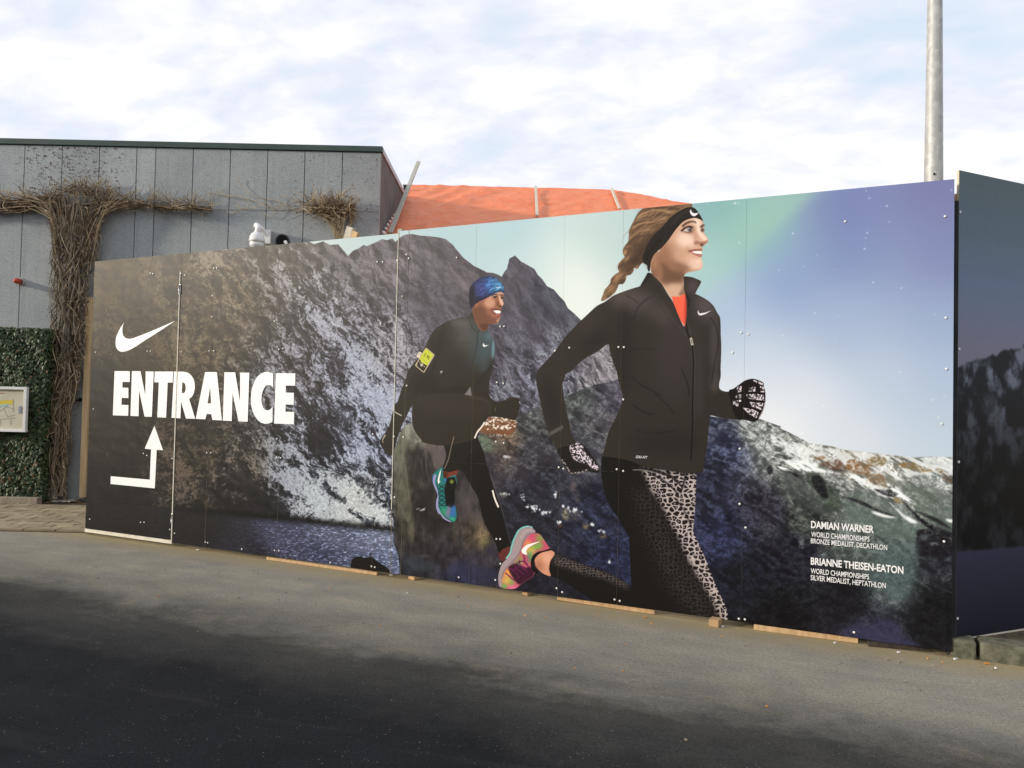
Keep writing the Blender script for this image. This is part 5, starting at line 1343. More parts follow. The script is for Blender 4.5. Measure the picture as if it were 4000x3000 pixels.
# the map itself: flat print on the board
mp = MB()
yb = ys + .0065
k = lambda U, V: np.array([fac(U, V, off)[0], yb, fac(U, V, off)[2]])
def flat(pts, mi, dy=0.0):
    q = spline(np.array([k(u, v) for u, v in pts]), 4)
    q[:, 1] -= dy
    mp.add(q, [tuple(range(len(q)))[::-1]], mi)
flat([(-30, 1578), (0, 1566), (30, 1562), (50, 1564), (48, 1580), (20, 1578), (-10, 1590), (-30, 1600)], 0, .0005)
flat([(-30, 1592), (0, 1582), (26, 1578), (28, 1586), (0, 1592), (-20, 1604)], 1, .001)
def ln(a, b_, w, mi):
    mp.beam(k(*a) - (0, .0012, 0), k(*b_) - (0, .0012, 0), w, .0008, (0, 1, 0), mi)
for a, b_ in (((50, 1555), (50, 1610)), ((0, 1605), (26, 1588)), ((26, 1588), (56, 1600)), ((-20, 1640), (60, 1632)), ((15, 1600), (28, 1628)), ((28, 1628), (58, 1620)), ((-20, 1610), (0, 1605)), ((40, 1640), (42, 1660)), ((0, 1640), (0, 1662))):
    ln(a, b_, .006, 2)
mp.box(k(2, 1536) - (0, .001, 0), (.05, .0006, .004), mi=3)
mp.build('map_print', [mat('map_yellow', (.66, .52, .07), .5)[0], mat('map_cyan', (.36, .56, .50), .5)[0], mat('map_line', (.30, .30, .28), .6)[0], mat('map_red', (.45, .12, .06), .5)[0]], sign)
MB().box(k(79, 1600) - (0, .012, 0), (.018, .008, .055)).build('lock', mottled('lock_plate', (.20, .25, .32), (.3, .34, .4), 20, .4), sign, bevel=.003)

# sleeper, soil, pavers
slp = MB().box((xr - 1.05, YF - .50, .055), (1.12, .065, .055))
tag(slp.build('timber_sleeper', M['timber_old'], bevel=.008), 'weathered timber edging lying at the foot of the ivy', 'timber edging')
soil = MB()
soil.add([(-9, YF - .46, .006), (-4.6, YF - .46, .006), (-4.6, YF + .01, .006), (-9, YF + .01, .006)], [(0, 1, 2, 3)])
tag(soil.build('soil_bed', mottled('soil', (.035, .026, .018), (.09, .068, .045), 18, .95, bd=.01)), kind='structure')
dl = MB()
rn = random.Random(31)
for i in range(420):
    U, V = rn.uniform(165, 312), rn.uniform(1925, 1962)
    c = on_z(U, V, .014 + rn.uniform(0, .02))
    a = rn.uniform(0, 6.3)
    s = rn.uniform(.012, .035)
    dl.add([c + s * np.array([math.cos(a), math.sin(a), rn.uniform(-.2, .2)]), c + s * np.array([math.cos(a + 1.7), math.sin(a + 1.7), rn.uniform(-.2, .3)]), c + s * np.array([math.cos(a + 3.1), math.sin(a + 3.1), 0]), c + s * np.array([math.cos(a + 4.6), math.sin(a + 4.6), rn.uniform(-.1, .3)])], [(0, 1, 2, 3)])
tag(dl.build('dead_leaves', mottled('dead_leaf', (.10, .062, .03), (.22, .14, .07), 30, .9)), 'brown dead leaves and twigs littering the foot of the bare vine', 'dead leaves', kind='stuff')

bedm = mottled('paver_joint_sand', (.085, .06, .032), (.14, .10, .058), 12, .95)
yp1, yp0 = YF - .57, on_z(150, 2079)[1]
xg = -4.4
pave = MB().add([(-9, yp0, .004), (xg, yp0, .004), (xg, YF - .46, .004), (-9, YF - .46, .004)], [(0, 1, 2, 3)])
pv = tag(pave.build('pavement', bedm), kind='structure')
M['paver'] = mottled('concrete_paver', (.235, .19, .12), (.36, .30, .20), 5, .9, bd=.002, random_tint=.35)
rn = random.Random(17)
PS = .40
pm = {}
for k_ in range(3):
    pm[k_] = MB().box((0, 0, 0), (PS / 2 - .013, PS / 4 - .011, .012)).mesh('paver', M['paver'])
row = 0
y = yp1 - PS / 4
while y > yp0 + .02:
    x = xg - PS / 2 - (row % 2) * PS / 2
    while x > -8.3:
        o = inst(pm[rn.randint(0, 2)], 'paver', pv, (x + rn.gauss(0, .003), y + rn.gauss(0, .002), .008 + rn.uniform(-.003, .004)))
        o.rotation_euler = (rn.gauss(0, .008), rn.gauss(0, .008), rn.gauss(0, .008))
        x -= PS
    y -= PS / 2
    row += 1
bd_ = [on_z(235, 1960, .022), on_z(318, 1944, .022)]
MB2 = MB().beam(bd_[0], bd_[1], .30, .02)
tag(MB2.build('loose_board', M['timber_grey'], bevel=.003), 'grey board lying on the pavers beside the gate end', 'board')

# ---------------------------------------------------------------- small things on the facade
def at(U, V, o):
    return fac(U, V, o)
c = at(85, 1102, .0)
rl = thing('alarm_lamp', 'small red bulkhead lamp on the facade left of the vine', 'lamp', c)
MB().lathe(c, [(.058, 0), (.058, .035), (.05, .045)], (0, -1, 0), 18).build('base', M['timber_grey'], rl, smooth=False)
MB().lathe(c - (0, .045, 0), [(.046, 0), (.047, .07), (.040, .105), (.02, .125), (.004, .13)], (0, -1, 0), 18).build('red_lens', mottled('red_lens', (.36, .035, .015), (.45, .06, .025), 10, .3, .5), rl, smooth=True)
c = at(314, 1561, 0)
kb = thing('key_switch', 'small black key switch on the facade just left of the hoarding', 'switch', c)
MB().lathe(c, [(.03, 0), (.03, .015)], (0, -1, 0), 14).build('plate', M['black'], kb)
MB().lathe(c - (0, .015, 0), [(.016, 0), (.016, .03), (.028, .045), (.028, .07), (.012, .08)], (0, -1, 0), 14).build('grip', M['black'], kb, smooth=True)
c = at(1104, 942, 0)
vt = thing('wall_vent', 'round black vent hole in the facade beside the security camera', 'vent', c)
MB().lathe(c, [(.115, 0), (.115, .018), (.098, .022), (.092, .006)], (0, -1, 0), 26).build('rim', M['joint'], vt)
MB().lathe(c - (0, .002, 0), [(.092, 0), (.092, .005)], (0, -1, 0), 26).build('opening', mat('vent_black', (.004, .004, .004), .9)[0], vt)
MB().box(at(1117, 948, .05), (.022, .03, .03), ((.9, 0, .4), (0, 1, 0), (-.4, 0, .9))).build('flap', M['white_plastic'], vt)
cm_ = thing('security_camera', 'white dome security camera on a wall bracket above the hoarding', 'camera', at(1045, 930, 0))
b0 = at(1046, 927, .05)
MB().box(b0, (.055, .05, .11)).build('bracket', M['white_plastic'], cm_, bevel=.006)
MB().box(b0 + (.058, 0, 0), (.003, .04, .1)).build('cable_plate', M['steel'], cm_)
dm = at(1004, 930, .28)
q = spline(np.array([b0 - (.02, .02, -.02), b0 + (-.06, -.07, .10), b0 + (-.13, -.16, .15), dm + (.02, 0, .16), dm + (0, 0, .08)]), 6, False)
MB().tube(q, np.linspace(.04, .05, len(q)), 14).build('arm', M['white_plastic'], cm_, smooth=True)
MB().lathe(dm + (0, 0, .09), [(.05, 0), (.085, -.02), (.112, -.07), (.12, -.12), (.12, -.155)], (0, 0, 1), 26).build('housing', M['white_plastic'], cm_, smooth=True)
MB().lathe(dm + (0, 0, -.067), [(.121, 0), (.112, -.008), (.112, -.014)], (0, 0, 1), 26).build('seal_ring', M['steel'], cm_)
MB().lathe(dm + (0, 0, -.082), [(.112, 0), (.108, -.04), (.085, -.075), (.04, -.095), (.005, -.1)], (0, 0, 1), 26).build('dome', mottled('dome_shell', (.70, .71, .73), (.74, .75, .77), 3, .15, .5), cm_, smooth=True)

# ---------------------------------------------------------------- annex under the orange tarpaulin
TY, TZ, TS = 12.6, 4.43, .52
TNn = np.array([0, -TS, 1.0])
def tarp_pt(U, V):
    return on_plane(U, V, (0, TY, TZ), TNn)
tip = [tarp_pt(u, v) for u, v in ((1600, 722), (1800, 725), (2000, 731), (2200, 735), (2400, 741), (2470, 753), (2540, 765), (2610, 782), (2650, 788), (2712, 796))]
le = [tarp_pt(1571, 757), tarp_pt(1497, 915)]
annex = thing('site_annex', 'low timber clad annex hidden under the orange tarpaulin', 'building', (.5, 13.5, 0))
ax0, ax1 = float(xc + .05), float(tip[-1][0])
for xa in (ax0 + .1, ax1 - .1):
    MB().add([(xa - .04, 10.9, 0), (xa - .04, 15.4, 0), (xa - .04, 15.4, TZ + TS * (15.4 - TY) - .35), (xa - .04, 10.9, TZ + TS * (10.9 - TY) - .35), (xa + .04, 10.9, 0), (xa + .04, 15.4, 0), (xa + .04, 15.4, TZ + TS * (15.4 - TY) - .35), (xa + .04, 10.9, TZ + TS * (10.9 - TY) - .35)],
             [(0, 3, 2, 1), (4, 5, 6, 7), (0, 1, 5, 4), (3, 7, 6, 2), (0, 4, 7, 3), (1, 2, 6, 5)]).build('end_wall', M['timber_old'], annex)
MB().box(((ax0 + ax1) / 2, 10.88, 1.55), ((ax1 - ax0) / 2 - .15, .04, 1.55)).build('front_wall', M['timber_old'], annex)
for i in range(7):
    x = ax0 + .2 + (ax1 - ax0 - .4) * i / 6
    ye = float(np.interp(x, [q[0] for q in tip], [q[1] for q in tip])) - .15
    MB().beam((x, 10.95, TZ + TS * (10.95 - TY) - .12), (x, ye, TZ + TS * (ye - TY) - .12), .06, .14).build('rafter', M['timber'], annex)
tr = MB()
NX, NY = 150, 70
ns = np.random.RandomState(2)
y_lo = 11.0
vs = []
for j in range(NY + 1):
    for i in range(NX + 1):
        a, b_ = i / NX, j / NY
        xtop = tip[0][0] + (tip[-1][0] - tip[0][0]) * a
        ytop = float(np.interp(xtop, [q[0] for q in tip], [q[1] for q in tip]))
        y = y_lo + (ytop - y_lo) * b_
        xl = le[0][0] + (le[1][0] - le[0][0]) * (y - le[0][1]) / (le[1][1] - le[0][1])
        xl = min(xl, xtop) if a == 0 else xl
        x = max(xtop, xl + a * .5) if y > 14 else xl + (tip[-1][0] - xl) * a
        x = xl + (xtop - tip[0][0]) * (tip[-1][0] - xl) / (tip[-1][0] - tip[0][0])
        w = float(fbm(np.array([x * 1.1]), np.array([y * 3.2]), 3, 301)[0] - .5) * .05
        w += float(fbm(np.array([x * 2.2 + y * 1.4]), np.array([y * 5.0 - x]), 3, 311, True)[0] - .5) * .06
        w += float(fbm(np.array([x * 9.]), np.array([y * 14]), 2, 321)[0] - .5) * .016
        w += .10 * math.exp(-((x - xl - .9) / .5) ** 2) * math.sin((x * 2.2 - y) * 6) * .25
        vs.append((x, y, TZ + TS * (y - TY) + w * (1 if j < NY else .2)))
tr.add(vs, [(j * (NX + 1) + i, j * (NX + 1) + i + 1, (j + 1) * (NX + 1) + i + 1, (j + 1) * (NX + 1) + i) for j in range(NY) for i in range(NX)])
mt, t, b = mat('orange_tarpaulin', (.72, .17, .07), .45, .45)
f = noise(t, pos(t, (1, 2, 2)), 2.2, 5, .6)
t.links.new(mixc(t, mth(t, 'MULTIPLY', ramp(t, noise(t, pos(t, (1.5, 5, 5)), 4, 5, .7, 1.5), [(.54, g3(0)), (.66, g3(1))]), .35), ramp(t, f, [(.3, (.96, .22, .075)), (.7, (.98, .30, .12))]), (.98, .42, .24)), b.inputs['Base Color'])  # paler streaks in the colour imitate light catching the creases
tb = nn(t, 'ShaderNodeBsdfTranslucent')
tb.inputs[0].default_value = (.95, .27, .12, 1)
ms = nn(t, 'ShaderNodeMixShader')
ms.inputs[0].default_value = .08
t.links.new(b.outputs[0], ms.inputs[1])
t.links.new(tb.outputs[0], ms.inputs[2])
t.links.new(ms.outputs[0], t.nodes['Material Output'].inputs[0])
bump(t, b, mth(t, 'ADD', noise(t, pos(t, (1.2, 5, 5)), 5, 6, .7, 1.2), mth(t, 'MULTIPLY', noise(t, pos(t, (3, 2, 2)), 8, 4, .6, .8), .6)), .05, .9)
tarp = thing('tarpaulin', 'bright orange tarpaulin stretched over the sloping roof behind the hoarding', 'tarpaulin', (0, 13.5, 4.4))
tr.build('sheet', mt, tarp, smooth=True)
lpm = MB().lathe((0, 0, 0), [(.006, -.05), (.03, -.03), (.034, 0), (.03, .03), (.006, .05)], (1, 0, 0), 8).mesh('tie_loop', M['white_plastic'], True)
for i in range(13):
    p = le[0] + (le[1] - le[0]) * (i + .5) / 13 * 1.05
    o = inst(lpm, 'tie_loop', tarp, (float(p[0]) + .01, float(p[1]), float(p[2]) + .03))
    o.rotation_euler = (.3 * (i % 3), .4, .3)
def batten(name, label, cat, a, b_, w, m, lift):
    p, q = tarp_pt(*a), tarp_pt(*b_)
    n = TNn / np.linalg.norm(TNn)
    o = MB().beam(p + n * lift, q + n * lift, w, .03, n)
    return tag(o.build(name, M[m], bevel=.003), label, cat, 'battens holding the tarpaulin')
M['batten'] = mottled('pale_batten', (.46, .42, .34), (.62, .58, .48), 20, .8)
batten('roof_batten', 'upright pale batten across the middle of the orange tarpaulin', 'batten', (2092, 742), (2098, 858), .055, 'batten', .07)
batten('roof_batten', 'slanting pale batten near the right end of the orange tarpaulin', 'batten', (2388, 750), (2419, 830), .05, 'batten', .07)
p, q = tarp_pt(1525, 918), tarp_pt(1590, 757)
d = (q - p) / np.linalg.norm(q - p)
qq = on_plane(1635, 645, q, np.array([0, -1.0, 0.05]))
bt = MB().beam(p + (0, -.02, .03), qq + (0, -.02, .06), .075, .035, (0, -.5, 1))
tag(bt.build('leaning_plank', M['timber_grey'], bevel=.004), 'long grey plank leaning over the left edge of the orange tarpaulin and above its ridge', 'plank', 'battens holding the tarpaulin')
c = tarp_pt(1584, 748)
vp = thing('roof_vent', 'dark vent cowl at the ridge between the plank and the concrete building', 'vent', c)
MB().box(c + (0, .05, .02), (.045, .05, .11)).build('duct', M['black'], vp)
MB().box(c + (0, .05, .137), (.06, .065, .006)).build('cap', M['roof_trim'], vp)

# ---------------------------------------------------------------- lamp post
pc = on_plane(3640, 1600, (0, 8.7, 0), FN)
lx, ly = float(pc[0]), 8.7
lamp = thing('lamp_post', 'tall tapered galvanised steel lamp post rising behind the hoarding', 'lamp post', (lx, ly, 0))
mt, t, b = mat('galvanised_post', (.4, .4, .38), .55, .5, .25)
vo = nn(t, 'ShaderNodeTexVoronoi')
vo.inputs['Scale'].default_value = 17
t.links.new(pos(t, (1.3, 1.3, .8)), vo.inputs['Vector'])
sp_ = ramp(t, mth(t, 'ADD', mth(t, 'MULTIPLY', vo.outputs['Color'], .5), mth(t, 'MULTIPLY', noise(t, pos(t), 9, 4), .5)), [(.30, (.36, .365, .355)), (.55, (.43, .435, .42)), (.78, (.54, .535, .50))])
t.links.new(sp_, b.inputs['Base Color'])
tanx = (58 / 3000) * 8.7
def rad(z):
    return (.1010 - (z - 4.2) * .0105)
MB().tube([(lx, ly, z) for z in (0, 1.2, 1.25, 4.2, 6.3, 8.0)], [.132, .132, .131, rad(4.2) - .001, rad(6.3), rad(8.0)], 28).build('shaft', mt, lamp, smooth=True)
hd = on_plane(3650, 679, (0, ly - rad(4.2), 0), FN)
MB().lathe((float(hd[0]), float(hd[1]) + .006, float(hd[2])), [(.013, 0), (.013, .008)], (.15, -1, 0), 14).build('bolt_hole', mat('bolt_hole', (.004, .004, .004), .9)[0], lamp)
MB().box((lx, ly, .02), (.2, .2, .02)).build('base_plate', M['steel'], lamp, bevel=.004)
MB().tube([(lx, ly, 7.95), (lx, ly - .3, 8.2), (lx, ly - .9, 8.3)], .045, 12).build('outreach_arm', mt, lamp, smooth=True)
MB().box((lx, ly - 1.2, 8.3), (.14, .35, .06)).build('lantern', M['steel'], lamp, bevel=.03)

# ---------------------------------------------------------------- the hoarding
hoard = thing('printed_hoarding', 'long tall hoarding printed with two runners, snowy mountains and a white ENTRANCE arrow', 'hoarding', WA)
def wp(s, z, off=0.0):
    """a point on the hoarding, off metres in front of it"""
    p = WA + WT * s + WN * off
    return np.array([p[0], p[1], z])
img = bpy.data.images.new('hoarding_print', TW, TH, alpha=False)
buf = np.ones((TH, TW, 4), np.float32)
buf[..., :3] = IMG[::-1]
img.pixels.foreach_set(buf.ravel())
img.update()
img.pack()
def print_mat(name, image):
    m, t, b = mat(name, (.2, .2, .2), .43, .13)
    ti = nn(t, 'ShaderNodeTexImage')
    ti.image = image
    ti.extension = 'EXTEND'
    t.links.new(ti.outputs[0], b.inputs['Base Color'])
    b.inputs['IOR'].default_value = 1.5
    t.links.new(mth(t, 'ADD', mth(t, 'MULTIPLY', noise(t, pos(t), 1.4, 4), .06), .41), b.inputs['Roughness'])
    bump(t, b, noise(t, pos(t), 2.0, 3), .004, .5)
    return m
M['print'] = print_mat('hoarding_print', img)

def panel(name, s0, s1, z0, z1, parent, off=0.0, tilt=(0, 0), th=.018, m='print', P=wp, wl=WL):
    """a printed sheet: box with the print on its front"""
    me = bpy.data.meshes.new(name)
    fo = lambda s, z: off + tilt[0] * (s - (s0 + s1) / 2) + tilt[1] * (z - (z0 + z1) / 2)
    f4 = [P(s, z, fo(s, z)) for s, z in ((s0, z0), (s1, z0), (s1, z1), (s0, z1))]
    b4 = [P(s, z, fo(s, z) - th) for s, z in ((s0, z0), (s1, z0), (s1, z1), (s0, z1))]
    me.from_pydata([tuple(map(float, q)) for q in f4 + b4], [], [(0, 1, 2, 3), (7, 6, 5, 4), (4, 5, 1, 0), (5, 6, 2, 1), (6, 7, 3, 2), (7, 4, 0, 3)])
    me.materials.append(M[m])
    me.materials.append(M['ply'])
    me.polygons.foreach_set('material_index', [0, 1, 1, 1, 1, 1])
    uv = me.uv_layers.new(name='print')
    co = {0: (s0, z0), 1: (s1, z0), 2: (s1, z1), 3: (s0, z1)}
    for l in me.loops:
        s, z = co[l.vertex_index % 4]
        uv.data[l.index].uv = (s / wl, (z - ZB) / (ZT - ZB))
    me.update()
    o = bpy.data.objects.new(name, me)
    C.objects.link(o)
    o.parent = parent
    o.matrix_parent_inverse = parent.matrix_world.inverted()
    return o

sx_ = lambda U, V: wall_sz(U, V)[0]
S_DOOR = sx_(672, 2127)
S_STEP = sx_(1551, 1200)
cols = [0.0, S_DOOR, sx_(820, 1500), sx_(1112, 1050), sx_(1485, 950), S_STEP, sx_(1591, 1200), sx_(1850, 1400), sx_(2190, 1700), sx_(2424, 1500), sx_(2911, 1200), WL]
zr = [ZB, ZB + (ZT - ZB) / 3, ZB + 2 * (ZT - ZB) / 3, ZT]
rn = random.Random(77)
panels = []
door = MB()
for i, (a, b_) in enumerate(zip(cols[:-1], cols[1:])):
    o = .001 if i == 0 else rn.uniform(-.0015, .0015)
    if b_ - a < .3 or i >= 9:
        rows = [(zr[0], zr[3])]
    else:
        rows = list(zip(zr[:-1], zr[1:]))
    for j, (za, zb_) in enumerate(rows):
        ztop = zb_ - .0005
        if zb_ == ZT:
            ztop = ZT if a >= S_STEP - .01 else ZT - .022
        lo = za + (.030 if i == 0 and j == 0 else .0005)
        gp = .0016 if abs(a - cols[6]) < .01 else .0007
        g0 = .0 if i == 0 else gp
        g1 = .010 if i == 0 else (.006 if abs(b_ - S_STEP) < .01 else (.0016 if i == 5 else .0007))
        pn = panel('panel', a + g0, b_ - (g1 if i < len(cols) - 2 else 0), lo, ztop, hoard, o + rn.uniform(-.0006, .0006), (rn.uniform(-.0012, .0012), rn.uniform(-.0008, .0008)))
        panels.append((a, b_, za, zb_, pn))
tb_ = lambda s0, s1, z0, z1, o0, o1: MB().box(wp((s0 + s1) / 2, (z0 + z1) / 2, (o0 + o1) / 2), ((s1 - s0) / 2, abs(o1 - o0) / 2, (z1 - z0) / 2), (WT, WN, ZUP))
tb_(.03, WL - .02, ZB + .06, ZT - .08, -.04, -.026).build('gap_darkener', M['backing'], hoard)  # dark sheet added behind the panels, its colour standing in for gap shade
# cream edges round the gate leaf and at the step
tb_(0.0, S_DOOR - .004, ZB - .012, ZB + .026, -.02, .008).build('bottom_edge', M['cream'], hoard)
tb_(S_DOOR - .009, S_DOOR + .001, ZB, wall_sz(714, 1060)[1], -.02, .009).build('gate_edge', M['cream'], hoard)
tb_(S_STEP - .005, S_STEP + .0015, wall_sz(1550, 1990)[1], ZT - .005, -.018, .007).build('edge_strip', M['cream'], hoard)
for V in (1131, 2027):
    zc_ = wall_sz(690, V)[1]
    hg = tb_(S_DOOR - .020, S_DOOR + .012, zc_ - .055, zc_ + .055, .004, .011).build('hinge', M['steel'], hoard, bevel=.002)
    MB().tube([wp(S_DOOR - .004, zc_ - .05, .014), wp(S_DOOR - .004, zc_ + .05, .014)], .007, 10).build('pin', M['steel'], hg, smooth=True)
# timber frame behind
for s in [.04, S_DOOR + .06] + [c for c in cols[2:-1]] + [WL - .06]:
    tb_(s - .035, s + .035, .06, ZT - .05, -.14, -.042).build('post', M['timber_old'], hoard)
tb_(S_STEP - .075, S_STEP - .03, .0, wall_sz(1550, 886)[1], -.135, -.085).build('post', M['timber_grey'], hoard)
for z in (.3, 1.2, 2.2, 3.1):
    tb_(.0, WL - .03, z, z + .07, -.185, -.142).build('rail', M['timber'], hoard)
# frame of the gate end seen from the street: post, jamb and strip
p, q = fac(349, 1160, .12), fac(318, 1944, .12)
tag(MB().box(((p[0] + q[0]) / 2, p[1] + .05, (p[2] + max(q[2], .03)) / 2), (.046, .05, (p[2] - max(q[2], .03)) / 2)).build('timber_post', M['timber_new'], bevel=.003), 'raw pale timber post standing against the facade beside the gate end', 'post')
tb_(-.020, -.004, .02, wall_sz(360, 1085)[1], -.09, -.02).build('edge_strip', M['timber_grey'], hoard)
# screws
scr = {'A': [(828, 389), (1275, 380), (1302, 380), (1540, 387), (1570, 387), (1810, 377), (1852, 377), (810, 880), (1242, 1263), (1272, 1280), (1490, 1308), (1825, 1257), (1790, 1258), (1835, 85)],
       'O': [(778, 283), (1217, 310), (1248, 309), (1470, 372), (1511, 405), (1777, 480), (1797, 486), (2092, 541)], 'Q': [(1302, 1256), (1323, 1260), (1567, 1258), (1600, 1273), (1852, 1212), (1875, 1210), (1838, 1450), (1835, 1632)],
       'L': [(1522, 1095), (1543, 1127), (1440, 1145), (1485, 1455), (1957, 1120), (1270, 1157), (1318, 1158)], 'F': [(118, 673), (384, 341), (412, 1050), (88, 1443), (292, 1450), (441, 1443), (1594, 713), (1642, 711), (1555, 1402), (1632, 1413)],
       'G': [(22, 617), (95, 630), (283, 648), (400, 656), (1541, 711), (1638, 727), (292, 1396)], 'H': [(7, 1145), (47, 1155), (1548, 806), (1595, 808), (1598, 1112), (1083, 1279), (1535, 1312)],
       'M': [(1067, 80), (1100, 85), (1528, 989), (1885, 1022), (1914, 1028), (764, 874), (1047, 884), (1085, 886)], 'B': [(1085, 365), (1120, 357), (1047, 120), (1963, 138), (2168, 403), (1942, 678), (2190, 678), (1068, 1137)],
       'D': [(261, 708), (386, 682), (811, 677), (858, 677), (852, 1129), (1870, 552), (1930, 566), (1795, 724), (1862, 1141), (1858, 1555)], 'E': [(295, 277), (335, 288), (796, 294), (852, 309), (1857, 593), (1908, 797), (276, 1322), (325, 1355), (777, 1419), (822, 1431), (1850, 1585), (1902, 1591)],
       'I': [(1541, 91), (1500, 567), (1521, 1581)], 'J': [(743, 1149)], 'K': [(667, 477), (1530, 432), (1536, 1309)]}
FR['O'] = (0, 1900, 1000)
FR['Q'] = (0, 500, 1000)
scm = MB().lathe((0, 0, 0), [(.0088, 0), (.008, .002), (.005, .0035)], WN, 10).mesh('screw', M['zinc'])
for fr, pts in scr.items():
    for U, V in pix(fr, pts):
        s, z = wall_sz(U, V)
        for a, b_, za, zb_, pn in panels:
            if a <= s < b_ and za <= z < zb_:
                inst(scm, 'screw', pn, [float(q) for q in wp(s, z, .0042)])
                break
# white lettering, arrow and mark as flat print just proud of the sheets
def print_shape(name, fr, outer, holes=(), smooth=False, off=.0045, m='white_print', label=None):
    bm = bmesh.new()
    for ring, sm in [(outer, smooth)] + [(h, False) for h in holes]:
        q = np.array([wall_sz(U, V) for U, V in pix(fr, ring)])
        if sm:
            q = spline(q, 5)
        vs = [bm.verts.new([float(w) for w in wp(s, z, off)]) for s, z in q]
        for a, b_ in zip(vs, vs[1:] + vs[:1]):
            bm.edges.new((a, b_))
    bmesh.ops.triangle_fill(bm, edges=bm.edges[:], use_beauty=True, normal=Vector([float(q) for q in WN]))
    me = bpy.data.meshes.new(name)
    bm.to_mesh(me)
    bm.free()
    me.materials.append(M[m])
    o = bpy.data.objects.new(name, me)
    C.objects.link(o)
    o.parent = hoard
    o.matrix_parent_inverse = hoard.matrix_world.inverted()
    return o
print_shape('letter', 'A', [(993, 552), (1125, 553), (1124, 646), (1062, 645), (1060, 695), (1112, 697), (1112, 785), (1055, 783), (1052, 843), (1113, 846), (1110, 938), (978, 934)])
print_shape('letter', 'A', [(1143, 553), (1217, 553), (1258, 760), (1262, 555), (1331, 556), (1315, 947), (1252, 945), (1205, 720), (1200, 942), (1130, 939)])
print_shape('letter', 'A', [(1340, 556), (1500, 556), (1495, 652), (1452, 651), (1438, 954), (1362, 951), (1375, 650), (1336, 648)])
print_shape('letter', 'A', [(1507, 556), (1590, 557), (1618, 563), (1642, 576), (1662, 598), (1677, 625), (1686, 660), (1686, 700), (1678, 742), (1662, 774), (1637, 793), (1690, 964), (1610, 962), (1567, 815), (1562, 960), (1485, 955)], [[(1578, 650), (1592, 652), (1602, 664), (1608, 690), (1607, 712), (1600, 735), (1590, 742), (1574, 742)]])
print_shape('letter', 'A', [(1775, 560), (1877, 561), (1920, 978), (1838, 974), (1828, 925), (1788, 922), (1778, 968), (1694, 965)], [[(1818, 690), (1797, 830), (1827, 831)]])
print_shape('letter', 'A', [(1942, 562), (2035, 563), (2076, 812), (2078, 565), (2157, 566), (2143, 990), (2064, 986), (2012, 745), (2005, 984), (1928, 980)])
print_shape('letter', 'B', [(1035, 575), (1035, 690), (1010, 673), (985, 672), (968, 684), (955, 704), (943, 735), (936, 770), (934, 805), (940, 840), (950, 868), (965, 886), (990, 892), (1012, 882), (1031, 858), (1030, 990), (1000, 1004), (965, 1009), (925, 995), (900, 972), (875, 935), (855, 890), (845, 840), (842, 800), (846, 740), (856, 690), (875, 640), (900, 600), (930, 574), (965, 560), (1000, 562)])
print_shape('letter', 'B', [(1060, 570), (1227, 572), (1226, 678), (1145, 677), (1144, 738), (1215, 740), (1213, 843), (1143, 841), (1142, 903), (1217, 905), (1215, 1012), (1044, 1005)])
print_shape('arrow', 'A', [(1337, 1025), (1412, 1235), (1357, 1232), (1340, 1565), (958, 1527), (960, 1460), (1297, 1490), (1308, 1228), (1253, 1222)])
print_shape('check_mark', 'A', [(1077, 130), (1066, 155), (1060, 185), (1061, 220), (1069, 248), (1084, 264), (1105, 272), (1125, 274), (1150, 269), (1200, 251), (1250, 232), (1380, 178), (1518, 117), (1400, 195), (1325, 244), (1250, 290), (1195, 328), (1150, 355), (1115, 373), (1090, 381), (1065, 386), (1046, 384), (1028, 376), (1014, 362), (1005, 342), (1001, 318), (1003, 280), (1010, 250), (1020, 225), (1045, 175)])

def caption(text, fr, a, b_, cap, bold=0.0, shear=0.0):
    """a printed line of type from a to b_ (baseline ends), cap = capital height in the frame's units"""
    cu = bpy.data.curves.new('caption', 'FONT')
    cu.body = text
    cu.size = 1.0
    cu.offset = bold
    cu.shear = shear
    cu.resolution_u = 3
    tmp = bpy.data.objects.new('caption', cu)
    C.objects.link(tmp)
    bpy.context.view_layer.update()
    me = bpy.data.meshes.new_from_object(tmp.evaluated_get(bpy.context.evaluated_depsgraph_get()))
    bpy.data.objects.remove(tmp)
    bpy.data.curves.remove(cu)
    n = len(me.vertices)
    co = np.zeros(n * 3, np.float32)
    me.vertices.foreach_get('co', co)
    co = co.reshape(n, 3)
    (s0, z0), (s1, z1), (_, z2) = [wall_sz(*pix(fr, [q])[0]) for q in (a, b_, (a[0], a[1] - cap))]
    w = co[:, 0].max() - co[:, 0].min()
    ch = .729 if co[:, 1].max() > .70 else co[:, 1].max()
    kx, kz = (s1 - s0) / w, (z2 - z0) / ch
    zb0 = (z0 + z1) / 2 if abs(z0 - z1) < .03 else z0
    out = np.array([wp(s0 + (x - co[:, 0].min()) * kx, zb0 + y * kz, .0047) for x, y, _ in co], np.float32)
    me.vertices.foreach_set('co', out.ravel())
    me.materials.clear()
    me.materials.append(M['white_print'])
    me.update()
    o = bpy.data.objects.new('caption', me)
    C.objects.link(o)
    o.parent = hoard
    o.matrix_parent_inverse = hoard.matrix_world.inverted()
    return o
caption('DAMIAN WARNER', 'J', (372, 247), (915, 290), 62, .026)
caption('WORLD CHAMPIONSHIPS', 'J', (374, 327), (877, 363), 46, .010)
caption('BRONZE MEDALIST, DECATHLON', 'J', (371, 380), (1030, 438), 44, .010)
caption('BRIANNE THEISEN-EATON', 'J', (370, 564), (1170, 641), 62, .026)
caption('WORLD CHAMPIONSHIPS', 'J', (370, 641), (874, 690), 46, .010)
caption('SILVER MEDALIST, HEPTATHLON', 'J', (369, 698), (1018, 767), 46, .010)
caption('DRI-FIT', 'E', (960, 193), (1064, 208), 22, .0, .3)

